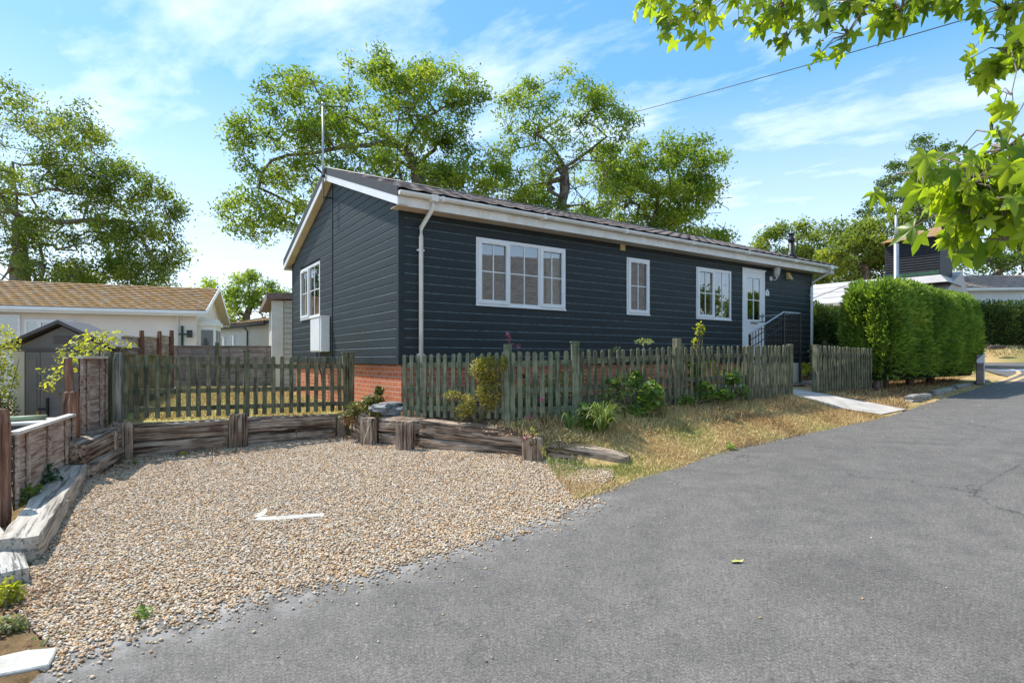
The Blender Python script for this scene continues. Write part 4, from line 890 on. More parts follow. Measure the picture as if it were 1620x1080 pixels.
# pale battened panels beyond
TG = 'battened brown panels beyond the green fence'
tp = [(-9.57, 14.0), (-9.8, 15.0), (-10.08, 16.2), (-10.36, 17.25)]
for i, (lb, h) in enumerate((('leftmost battened brown panel, partly behind the yellow leaved shrub', 1.86), ('middle battened brown panel between two red brown posts', 1.9), ('right battened brown panel next to the silvered fence', 1.98))):
    a, b = tp[i+1], tp[i]
    panel_fence('lap_fence_panel', lb, (a[0], a[1], .35), (b[0], b[1], .35), h-.1, panelwood, bleach, 12, 4, TG)
    up_post(tp[i+1][0]+.05, tp[i+1][1]-.02, .3, .35+h+.1, .12, .10, 1.1, ['red brown post between the left and middle battened panels', 'red brown post between the middle and right battened panels', 'end post where the battened panels meet the silvered fence'][i], 50+i, 'fence_post', redpost, group='far red brown fence posts')
pts = [(-10.6, 17.5), (-9.1, 17.6), (-7.3, 17.7), (-5.4, 17.8)]
for i in range(3):
    panel_fence('lap_fence_panel', ['silvered lap panel with a broken gap left of the grey post', 'silvered lap panel right of the grey post behind the lawn', 'silvered lap panel next to the concrete garage'][i], (pts[i][0]+.06, pts[i][1], .72), (pts[i+1][0]-.06, pts[i+1][1], .72), 1.22, greywood, greywood, 8 if i else 6, 3, 'silvered lap panels at the back of the lawn', wav=.03)
up_post(pts[1][0], pts[1][1]-.05, .6, 2.08, .12, .1, 0, 'grey green post in the silvered fence at the back of the lawn', 60, 'fence_post', greenpost, group='posts of the silvered fence')
up_post(pts[2][0], pts[2][1]-.05, .6, 2.02, .1, .1, 0, 'thin grey post in the silvered fence near the concrete garage', 61, 'fence_post', greywood, group='posts of the silvered fence')
# ---------------------------------------------------------------- storage shed
def build_shed():
    p = P(22, 560, 9.2); o = empty('storage_shed', (p.x, p.y, .2), .22, 'brown plastic garden shed with beige corner panels and a black latch', 'shed')
    w, h, dp = 1.34, 1.53, .75; ax = m_plain('brown_plastic', (.19, .165, .16), .55, .06, 3, .4); bx = m_plain('beige_plastic', (.62, .53, .45), .55, .05, 3, .4); rf = m_plain('dark_brown_plastic_roof', (.10, .085, .088), .5, .1, 4)
    b = MB(); b.box(0, w, .02, dp, 0, h); b.prism([(0, h), (w, h), (w/2, h+.36)], .02, dp); b.build('wall', ax, o)
    for (ca, cb_) in ((-.005, .15), (w-.1, w+.005)): c = MB(); c.box(ca, cb_, -.01, dp+.01, 0, h-.03); c.build('corner_panel', bx, o, .006)
    r = MB()
    for s in (-1, 1):
        r.add([(w/2, -.12, h+.40), (w/2+s*(w/2+.16), -.12, h-.02), (w/2+s*(w/2+.16), dp+.1, h-.02), (w/2, dp+.1, h+.40), (w/2, -.12, h+.46), (w/2+s*(w/2+.16), -.12, h+.03), (w/2+s*(w/2+.16), dp+.1, h+.03), (w/2, dp+.1, h+.46)], [(0, 1, 2, 3), (4, 7, 6, 5), (0, 4, 5, 1), (1, 5, 6, 2), (2, 6, 7, 3), (3, 7, 4, 0)])
    r.build('roof', rf, o)
    for i, (xa, xb) in enumerate(((.17, .37), (.375, 1.22))):
        d = MB(); d.box(xa, xb, -.012, .018, .03, h-.06); d.box(xa+.04, xb-.04, -.018, -.012, .1, h-.16) if i == 0 else d.box(xa+.06, xb-.25, -.018, -.012, .55, h-.18)
        q = d.build('door_panel', ax, o, .005)
        if i: k = MB(); k.box(xa+.10, xa+.125, -.06, -.018, .42, .72); k.box(xa-.02, xa+.1, -.035, -.018, .52, .56); k.build('latch', blackp, q); l = MB(); l.box(xa-.035, xa+.0, -.05, -.03, .40, .50); l.build('padlock', m_plain('brass', (.5, .36, .1), .35, .05, 5, .5, .8), q)
    v = MB(); [v.box(w/2-.12, w/2+.12, -.004, .02, h+.08+i*.05, h+.105+i*.05) for i in range(3)]; v.build('vent', rf, o)
    t = MB(); t.box(0, w, -.02, .02, h-.05, h+.0); t.build('lintel', rf, o)
build_shed()
# flat cover of a garden box behind the low panel
def build_box_lid():
    o = empty('garden_box', (-5.95, 6.5, .08), .35, 'low garden box with a pale lid and green edging roll behind the low panel', 'garden box')
    b = MB(); b.box(0, .42, 0, .5, 0, .70); b.build('box_body', m_plain('dark_blue_plastic', (.04, .05, .09), .4), o, .01)
    b = MB(); b.box(-.03, .45, -.03, .53, .70, .74); b.build('lid', m_plain('pale_lid', (.6, .6, .56), .5), o, .01)
    b = MB(); b.tube([(.1, .1, .77), (.42, .25, .77)], .03, 10); b.tube([(.1, .2, .77), (.40, .35, .77)], .025, 10); b.build('edging_roll', m_plain('sage_plastic', (.30, .36, .22), .6), o)
build_box_lid()
# ---------------------------------------------------------------- neighbouring homes
def bungalow(name, label, origin, ang, L_, W_, zb, ze, pitch, wallm, roofm, trimm, wins=(), over=.35, pipes=(), pipem=None, courses=12, cat='bungalow', endwins=(), gable_trim=None, relief=1.0):
    """origin: near-left corner of the long wall facing -y in its own frame"""
    o = empty(name, (origin[0], origin[1], zb), ang, label, cat); H = ze-zb
    b = MB(); b.box(0, L_, 0, W_, 0, H); b.build('wall', wallm, o); g = MB(); rz_ = H+(W_/2)*pitch
    for x in (0, L_-.1): g.add([(x, 0, H), (x, W_, H), (x, W_/2, rz_), (x+.1, 0, H), (x+.1, W_, H), (x+.1, W_/2, rz_)], [(0, 1, 2), (3, 5, 4), (0, 3, 4, 1), (1, 4, 5, 2), (2, 5, 3, 0)])
    g.build('gable', wallm, o); run = W_/2+over
    for s in (1, -1):
        oo = Vector((-over, -over, H-over*pitch+.06)) if s == 1 else Vector((-over, W_+over, H-over*pitch+.06))
        tile_slope('roof', oo, Vector((1, 0, 0)), Vector((0, s*run, run*pitch)), L_+2*over, courses, .33, roofm, o, (0, 0, 0), flip=s < 0, amp=.006*relief, step=.036*relief)
    ze_ = H-over*pitch; tr = MB()
    for s, y in ((-1, -over), (1, W_+over)): a, b_ = sorted((y, y+s*.09)); tr.box(-over, L_+over, a, b_, ze_-.06, ze_+.05); a, b_ = sorted((y, y-s*.02)); tr.box(-over+.01, L_+over-.01, a, b_, ze_-.13, ze_-.061)
    tr.build('gutter', trimm, o)
    for x in (-over-.02, L_+over):
        bg_ = MB()
        for s in (0, 1):
            ya = -over if s == 0 else W_+over; z0 = ze_-.08; z1 = H+(W_/2)*pitch-.02
            bg_.add([(x, ya, z0), (x+.02, ya, z0), (x+.02, W_/2, z1), (x, W_/2, z1), (x, ya, z0+.16), (x+.02, ya, z0+.16), (x+.02, W_/2, z1+.16), (x, W_/2, z1+.16)], [(0, 1, 2, 3), (4, 7, 6, 5), (0, 4, 5, 1), (1, 5, 6, 2), (2, 6, 7, 3), (3, 7, 4, 0)])
        bg_.build('barge_board', gable_trim or trimm, o)
    for x0_, x1_ in ((-over+.005, -.005), (L_+.005, L_+over-.005)):
        sf = MB()
        for s in (0, 1):
            ya = -over if s == 0 else W_+over; z0 = ze_-.045; z1 = H+(W_/2)*pitch+.0
            sf.add([(x0_, ya, z0), (x1_, ya, z0), (x1_, W_/2, z1), (x0_, W_/2, z1), (x0_, ya, z0+.02), (x1_, ya, z0+.02), (x1_, W_/2, z1+.02), (x0_, W_/2, z1+.02)], [(0, 1, 2, 3), (4, 7, 6, 5), (0, 4, 5, 1), (1, 5, 6, 2), (2, 6, 7, 3), (3, 7, 4, 0)])
        sf.build('soffit', soffitm, o)
    for (x0_, x1_, z0, z1, lights, bars) in wins:
        w = window(o, x0_, x1_, z0, z1, lights, off=(0, -.035, 0), bars=bars, curtain=False, room=False, vent=False, fr=.06)
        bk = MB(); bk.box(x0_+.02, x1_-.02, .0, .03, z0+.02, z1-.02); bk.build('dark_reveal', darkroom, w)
    for x in pipes: t = MB(); t.tube([(x, -.28, ze_-.02), (x, -.06, ze_-.3), (x, -.06, 0)], .035, 8); t.build('downpipe', pipem or trimm, o)
    return o
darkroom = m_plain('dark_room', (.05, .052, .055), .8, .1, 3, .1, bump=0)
na = math.atan2(.347, .9375); no = Vector((-11.05, 19.9)); nl = 13.0; nb = Vector((no.x-nl*math.cos(na), no.y-nl*math.sin(na)))
def nwin(pxa, pya, pxb, pyb, zb=.4):
    a = hlocal(pxa, pya, 1, 0, Vector((nb.x, nb.y, 0)), na); b = hlocal(pxb, pyb, 1, 0, Vector((nb.x, nb.y, 0)), na); return a.x, b.x, b.z-zb, a.z-zb
w1 = nwin(-60, 496, 33, 545); w2 = nwin(40, 505, 118, 545)
nb_o = bungalow('bungalow', 'cream rendered bungalow with an orange mossy tiled roof on the left', (nb.x, nb.y), na, nl, 6.4, .4, 3.28, .33, cream, moss_tile, upvc, [w1+([(1, True), (1, False)], (1, 1)), w2+([(1, False), (1.6, True), (1, False)], (1, 1))], pipes=(nl-.55,), courses=13)
# bay window on its gable end + black security light
def bay():
    o = nb_o; m = MB(); x = nl; m.box(x+.0, x+.55, .5, 1.9, .2, 2.35); m.box(x, x+.62, .42, 1.98, 2.35, 2.5); m.box(x, x+.55, .5, 1.9, 2.5, 2.6); f = m.build('bay_window', upvc, o)
    g = MB(); g.box(x+.551, x+.556, .62, 1.12, 1.3, 2.2); g.box(x+.551, x+.556, 1.26, 1.78, 1.3, 2.2); g.box(x+.08, x+.47, .494, .499, 1.3, 2.2); g.build('pane', darkglass, f)
    l = MB(); l.box(nl-.25, nl-.08, -.28, -.18, 1.9, 2.15); l.box(nl-.5, nl-.2, -.2, -.17, 1.98, 2.04); l.box(nl-.2, nl-.16, -.2, 0, 2.0, 2.03); l.build('security_light', blackp, o)
    t = MB(); t.tube([(nl-.42, -.04, 2.3), (nl-.42, -.04, 0)], .04, 8); t.build('waste_pipe', m_plain('green_pipe', (.03, .09, .05), .5), o)
darkglass = m_plain('dark_reflective_glass', (.05, .06, .07), .08, .1, 2, .8, bump=0)
bay()
so_ = P(345, 568, 30); sb_ = P(424, 568, 26)
bungalow('bungalow', 'small far cream home with a dark gutter between the mossy roof and the garage', (so_.x-.3, so_.y+.2), math.atan2(sb_.y-so_.y, sb_.x-so_.x), 6.5, 5.5, .7, 3.25, .2, cream, moss_tile, m_plain('dark_brown_gutter', (.04, .03, .028), .5), [(.6, 1.5, 1.0, 2.0, [(1, False), (1, False)], (1, 1)), (2.3, 2.7, .9, 2.05, [(1, False)], (1, 1))], over=.3, pipes=(.1, 4.3), courses=6)
# precast concrete garage
def garage():
    p = P(431, 568, 15.3); o = empty('concrete_garage', (p.x, p.y, .7), .45, 'pale ribbed concrete garage panel wall behind the far end of the home', 'garage'); pc = m_plain('pebble_concrete', (.60, .57, .51), .9, .12, 12, .2, bump=.5)
    b = MB(); b.box(.12, 3.4, .02, 4.5, 0, 2.45); 
    for i in range(17): b.box(.30, 2.6, -.006, .02, i*.14+.02, i*.14+.135)
    b.box(.34, 2.6, -.0055, .02, 2.33, 2.45)
    b.build('wall', pc, o, .004); f = MB(); f.box(-.02, .27, -.02, .12, 0, 2.42); f.build('corner_post', m_plain('white_concrete_post', (.68, .66, .62), .8, .06), o)
    r = MB(); r.add([(-.15, -.15, 2.44), (3.6, -.15, 2.70), (3.6, 4.7, 2.70), (-.15, 4.7, 2.44), (-.15, -.15, 2.60), (3.6, -.15, 2.86), (3.6, 4.7, 2.86), (-.15, 4.7, 2.60)], [(0, 3, 2, 1), (4, 5, 6, 7), (0, 1, 5, 4), (1, 2, 6, 5), (2, 3, 7, 6), (3, 0, 4, 7)]); r.build('roof', m_plain('brown_roof_edge', (.22, .15, .13), .8, .15), o)
garage()
# right: felt roofed hall with a dark turret, far white bungalow
def hall():
    o = empty('hall', (14.07, 30.5, 2.0), math.radians(-50), 'low hall with a pale felt roof and a dark boarded turret', 'hall'); felt = m_plain('pale_roof_felt', (.46, .44, .43), .85, .08, 2, .2, bump=.2)
    b = MB(); b.box(0, 7.2, .4, 4.1, -.8, 2.45); b.build('wall', m_plain('grey_hall_render', (.33, .32, .31), .8), o)
    r = MB(); r.add([(-.5, 0, 2.35), (7.4, 0, 2.35), (7.4, 3.2, 3.72), (-.5, 3.2, 3.72), (7.4, 4.4, 2.6), (-.5, 4.4, 2.6), (-.5, 0, 2.2), (7.4, 0, 2.2), (7.4, 4.4, 2.2), (-.5, 4.4, 2.2)], [(0, 1, 2, 3), (3, 2, 4, 5), (6, 9, 8, 7), (0, 6, 7, 1), (5, 4, 8, 9), (1, 7, 8, 4, 2), (0, 3, 5, 9, 6)])
    rf = r.build('roof', felt, o)
    s = MB()
    for y in (.8, 1.6, 2.4): s.box(-.5, 7.4, y-.01, y+.02, 2.35+y*.428+.001, 2.35+y*.428+.014)
    s.tube([(1.6, .9, 2.75), (2.6, 2.5, 3.43)], .02, 5)
    s.build('felt_seam', m_plain('dark_felt_seam', (.2, .19, .19), .9), rf)
    tx = 5.0; t = MB(); n = 15; z0, z1 = 3.3, 5.05; bh = (z1-z0)/n; w = 2.15
    t.box(tx+.03, tx+w-.03, .63, 2.6, z0, z1)
    for k in range(n):
        z = z0+k*bh
        t.add([(tx, .585, z), (tx+w, .585, z), (tx+w, .61, z+bh), (tx, .61, z+bh), (tx, 2.65, z), (tx+w, 2.65, z), (tx+w, 2.6, z+bh), (tx, 2.6, z+bh)], [(0, 1, 2, 3), (1, 5, 6, 2), (5, 4, 7, 6), (4, 0, 3, 7), (0, 4, 5, 1)])
    bb = t.build('turret', m_plain('black_weatherboard', (.012, .013, .018), .6, .25, 4, .4, bump=.2), o)
    sk = MB(); sk.add([(tx-.35, .2, 2.95), (tx+w+.35, .2, 2.95), (tx+w+.02, .55, 3.32), (tx-.02, .55, 3.32), (tx+w+.35, 3.1, 2.95), (tx+w+.02, 2.66, 3.32)], [(0, 1, 2, 3), (1, 4, 5, 2)]); sk.build('flared_skirt', felt, bb)
    gr = MB(); gr.box(tx+.02, tx+w-.02, .545, .558, 3.36, 3.52); gr.build('green_edge', m_plain('faded_green_paint', (.05, .12, .08), .8, .2), bb)
    rr = MB(); rr.add([(tx-.15, .4, z1), (tx+w+.12, .4, z1), (tx+w+.12, 2.8, z1), (tx-.15, 2.8, z1), (tx+.35, 1.6, z1+.5), (tx+w-.2, 1.6, z1+.62)], [(0, 1, 5, 4), (1, 2, 5), (2, 3, 4, 5), (3, 0, 4), (0, 3, 2, 1)]); rr.build('turret_roof', moss_tile, bb)
    c = MB(); c.tube([(tx+w-.15, 1.6, z1+.4), (tx+w-.15, 1.6, z1+.95)], .12, 10); c.tube([(tx+w-.15, 1.6, z1+.95), (tx+w-.15, 1.6, z1+1.05)], [.17, .17], 10); c.build('flue', blackp, bb)
hall()
p = P(1470, 568, 39.5)
bungalow('bungalow', 'far white bungalow with a brown tiled roof at the right edge', (p.x, p.y), -.12, 14, 6, 2.9, 6.5, .38, whitewall, m_tile('pinkish_brown_roof_tile', [(.3, (.16, .12, .10)), (.5, (.30, .23, .20)), (.7, (.36, .29, .25))]), upvc, [(3.9, 4.4, 2.1, 2.7, [(1, False)], (1, 2)), (5.8, 7.8, 1.5, 3.0, [(1, False), (1, False)], (3, 4))], over=.45, courses=7)
# home across the lane, outside the frame on the right, seen mirrored in the windows
bungalow('bungalow', 'grey roofed home across the lane, mirrored in the dark home\'s windows', (10.2, -5.5), math.radians(52), 16, 7, .45, 3.3, .72, m_plain('grey_render', (.42, .40, .38), .8), m_tile('grey_roof_tile', [(.3, (.09, .085, .08)), (.6, (.15, .145, .14)), (.8, (.11, .105, .1))]), upvc, [(2, 3.6, .9, 2.0, [(1, True), (1, False)], (2, 2))], courses=20, relief=.15)
# ---------------------------------------------------------------- trees
def tree(name, label, base, blobs, nat, leafm, barkm, r0=.32, nleaf=60, leafs=.13, spread=.42, group=None, trunk_top=None, seed=1, bare=0, jag=.17, cat='tree', steps=.55, leaf_keep=1.0, twig=.012):
    """blobs: list of (x,y,z,rx,ry,rz,weight) world"""
    rg = np.random.default_rng(seed); base = np.array(base, float); o = empty(name, tuple(base), 0, label, cat, group)
    pos = [base.copy()]; par = [-1]; tt = np.array(trunk_top if trunk_top is not None else (base[0], base[1], base[2]+4.0), float)
    def path(i0, tgt, wob):
        a = pos[i0]; L_ = np.linalg.norm(tgt-a); n = max(1, int(L_/steps)); i = i0
        side = rg.normal(0, 1, 3); side -= side@(tgt-a)*(tgt-a)/(L_*L_+1e-9); side /= np.linalg.norm(side)+1e-9; am = L_*wob*rg.uniform(.3, 1)
        for k in range(1, n+1):
            t = k/n; q = a+(tgt-a)*t+side*math.sin(t*PI)*am+(rg.normal(0, jag*.22, 3) if k < n else 0); q[2] += math.sin(t*PI)*L_*.06
            pos.append(q); par.append(i); i = len(pos)-1
        return i
    ti = path(0, tt, .05); att = []
    wts = np.array([b[6] for b in blobs], float); wts /= wts.sum()
    for b, w in zip(blobs, wts):
        n = int(nat*w); u = rg.normal(0, 1, (n, 3)); u /= np.linalg.norm(u, axis=1)[:, None]; rad = rg.uniform(.35, 1, n)**.5
        att.append(np.array(b[:3])+u*rad[:, None]*np.array(b[3:6]))
        # main limb to each blob centre
        c = np.array(b[:3]); P_ = np.array(pos); d = np.linalg.norm(P_-c, axis=1)+(P_[:, 2] > c[2]+1)*3
        d[:max(1, ti//2)] += 100; path(int(np.argmin(d)), c-np.array([0, 0, b[5]*.3]), .12)
    att = np.concatenate(att); att = att[att[:, 2] > base[2]+1]
    att = att[np.argsort(np.linalg.norm(att-tt, axis=1))]; tips = []
    nt0 = ti
    for q in att:
        P_ = np.array(pos); dd = np.linalg.norm(P_-q, axis=1)+.35*np.maximum(0, P_[:, 2]-q[2]); dd[:max(1, nt0-1)] += 50
        tips.append(path(int(np.argmin(dd)), q, .08))
    P_ = np.array(pos); par_ = np.array(par); n = len(P_); w = np.zeros(n); ch = np.zeros(n, int)
    for i in range(n-1, 0, -1):
        if ch[i] == 0: w[i] = 1
        w[par_[i]] += w[i]; ch[par_[i]] += 1
    r = r0*(w/w[0])**.72; r = np.maximum(r, twig)
    r[0] = r0*1.25
    # branches
    k = 6; I = np.arange(1, n); a = P_[par_[I]]; b = P_[I]; d = b-a; d /= np.linalg.norm(d, axis=1)[:, None]+1e-9
    ref = np.where(np.abs(d[:, 2:3]) < .9, np.array([[0, 0, 1.]]), np.array([[1., 0, 0]])); u = np.cross(d, ref); u /= np.linalg.norm(u, axis=1)[:, None]; v = np.cross(d, u)
    an = 2*PI*np.arange(k)/k; ring = u[:, None]*np.cos(an)[None, :, None]+v[:, None]*np.sin(an)[None, :, None]
    ra = np.minimum(r[par_[I]], r[I]*1.35)[:, None, None]; V = np.concatenate([a[:, None]+ring*ra, (b+d*r[I][:, None]*.3)[:, None]+ring*r[I][:, None, None]], 1).reshape(-1, 3)
    q = np.arange(k); f = np.stack([q, (q+1) % k, (q+1) % k+k, q+k], 1); F = (f[None]+(np.arange(len(I))*2*k)[:, None, None]).reshape(-1, 4)
    npmesh('trunk', V-base, F, barkm, None, True, o)
    # leaves near thin wood
    thin = np.where((ch[:n] == 0) | (r < twig*2.2))[0]
    keepn = np.array([mnoise.noise(Vector(P_[i]*.42)+Vector((seed, 0, 0))) for i in thin]); thin = thin[keepn > -.33+bare]
    if bare: 
        top = max(P_[:, 2]); 
    wt = np.where(ch[thin] == 0, 1.0, .45); cnt = (nleaf*2.7*wt*rg.uniform(.4, 1.5, len(thin))).astype(int)
    cen = np.repeat(P_[thin], cnt, 0); m = len(cen); L3 = cen+rg.normal(0, spread, (m, 3))*np.array([.62, .62, .42]); 
    tint = np.clip(np.repeat(rg.random(len(thin)), cnt)*.6+rg.random(m)*.4, 0, 1)
    global rng; rr = rng; rng = rg; R_ = rotmats(m, .9); rng = rr
    scatter('foliage', OAKL_V, OAKL_F[:2], L3-base, R_, leafs*rg.uniform(.65, 1.35, m), leafm, tint, False, o)
    return o
def pxb(px, py, Y, rxpx, rypx, dy=0, w=1, rd=None):
    c = P(px, py, Y+dy); return (c.x, c.y, c.z, rxpx/FPX*Y, (rd or rxpx*.9)/FPX*Y, rypx/FPX*Y, w)
Yc = 22.0
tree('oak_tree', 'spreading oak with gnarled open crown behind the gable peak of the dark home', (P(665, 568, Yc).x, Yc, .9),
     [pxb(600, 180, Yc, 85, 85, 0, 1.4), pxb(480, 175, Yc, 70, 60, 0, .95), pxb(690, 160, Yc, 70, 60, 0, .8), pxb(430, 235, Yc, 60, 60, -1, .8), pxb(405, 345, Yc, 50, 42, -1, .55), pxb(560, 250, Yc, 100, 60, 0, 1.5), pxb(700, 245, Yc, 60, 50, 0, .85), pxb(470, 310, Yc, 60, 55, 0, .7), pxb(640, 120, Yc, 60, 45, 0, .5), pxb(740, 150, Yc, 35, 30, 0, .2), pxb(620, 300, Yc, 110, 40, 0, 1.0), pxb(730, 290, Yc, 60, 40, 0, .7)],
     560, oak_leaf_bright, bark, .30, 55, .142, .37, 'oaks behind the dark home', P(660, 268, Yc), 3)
Y2 = 23.0
tree('oak_tree', 'oak with a bare forked crown rising behind the middle of the long roof', (P(893, 568, Y2).x, Y2, .95),
     [pxb(830, 280, Y2, 70, 62, 0, 1), pxb(920, 290, Y2, 90, 70, 0, 1.3), pxb(960, 200, Y2, 48, 55, 0, .6), pxb(830, 185, Y2, 45, 55, 0, .45), pxb(890, 170, Y2, 75, 55, 0, .5), pxb(790, 330, Y2, 60, 45, 0, .8), pxb(860, 340, Y2, 60, 40, 0, .8), pxb(930, 350, Y2, 50, 35, 0, .5)],
     430, oak_leaf_bright, bark, .22, 46, .132, .33, 'oaks behind the dark home', P(893, 265, Y2), 5, bare=.06)
Y3 = 25.0
tree('oak_tree', 'full rounded bright oak behind the right half of the long roof', (P(1030, 568, Y3).x, Y3, 1.0),
     [pxb(1040, 290, Y3, 85, 70, 0, 1.5), pxb(1100, 340, Y3, 60, 55, 0, 1), pxb(980, 330, Y3, 80, 60, 0, 1), pxb(1090, 260, Y3, 55, 38, 0, .6), pxb(1120, 395, Y3, 40, 30, 0, .6), pxb(1040, 370, Y3, 80, 35, 0, 1), pxb(980, 270, Y3, 50, 40, 0, .6)],
     430, oak_leaf_bright, bark, .26, 66, .142, .4, 'oaks behind the dark home', P(1030, 370, Y3), 8)
Y4 = 30.0
tree('oak_tree', 'large oak with pale limbs towering behind the mossy roofed bungalow', (P(25, 568, Y4).x, Y4, .6),
     [pxb(20, 230, Y4, 100, 90, 0, 1.3), pxb(120, 240, Y4, 60, 70, 0, .8), pxb(90, 330, Y4, 110, 70, 0, 1.6), pxb(210, 330, Y4, 75, 70, 0, 1.1), pxb(240, 400, Y4, 60, 45, 0, .8), pxb(120, 410, Y4, 110, 50, 0, 1.4), pxb(-40, 380, Y4, 100, 80, 0, 1), pxb(-80, 260, Y4, 80, 80, 0, .6), pxb(170, 290, Y4, 60, 40, 0, .5), pxb(190, 440, Y4, 80, 30, 0, .8), pxb(60, 445, Y4, 80, 30, 0, .8)],
     620, oak_leaf, bark_pale, .45, 62, .185, .52, None, P(32, 400, Y4), 12, steps=.6)
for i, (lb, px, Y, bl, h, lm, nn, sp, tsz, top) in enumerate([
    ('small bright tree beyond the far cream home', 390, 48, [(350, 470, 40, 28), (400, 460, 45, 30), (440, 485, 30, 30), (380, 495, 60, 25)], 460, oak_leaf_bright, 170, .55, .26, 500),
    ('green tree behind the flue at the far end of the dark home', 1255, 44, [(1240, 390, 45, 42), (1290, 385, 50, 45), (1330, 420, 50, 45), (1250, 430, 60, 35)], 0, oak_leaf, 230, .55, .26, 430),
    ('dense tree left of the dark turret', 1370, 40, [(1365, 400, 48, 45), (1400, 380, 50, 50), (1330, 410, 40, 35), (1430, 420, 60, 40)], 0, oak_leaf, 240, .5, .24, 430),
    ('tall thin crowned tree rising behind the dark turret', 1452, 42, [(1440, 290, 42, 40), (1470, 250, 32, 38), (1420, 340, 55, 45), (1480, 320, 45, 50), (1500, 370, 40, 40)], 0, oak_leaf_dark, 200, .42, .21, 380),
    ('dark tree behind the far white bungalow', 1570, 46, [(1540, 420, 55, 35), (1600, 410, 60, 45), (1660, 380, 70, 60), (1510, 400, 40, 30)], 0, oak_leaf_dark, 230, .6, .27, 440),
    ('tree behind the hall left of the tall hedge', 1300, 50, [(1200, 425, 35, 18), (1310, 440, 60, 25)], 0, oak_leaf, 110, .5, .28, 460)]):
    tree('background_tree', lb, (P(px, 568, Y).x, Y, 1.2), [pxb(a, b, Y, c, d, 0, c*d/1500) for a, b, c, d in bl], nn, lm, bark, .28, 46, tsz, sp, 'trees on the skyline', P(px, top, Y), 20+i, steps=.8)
# leafy mass mirrored in the door, right of the lane and outside the frame
tree('background_tree', 'leafy tree right of the lane, outside the photo frame', (21, 9, .9), [(21, 9, 5, 3, 3, 2.5, 1), (22, 10, 3.5, 3, 3, 1.6, 1)], 120, oak_leaf, bark, .25, 50, .22, .5, None, (21, 9, 3), 33)
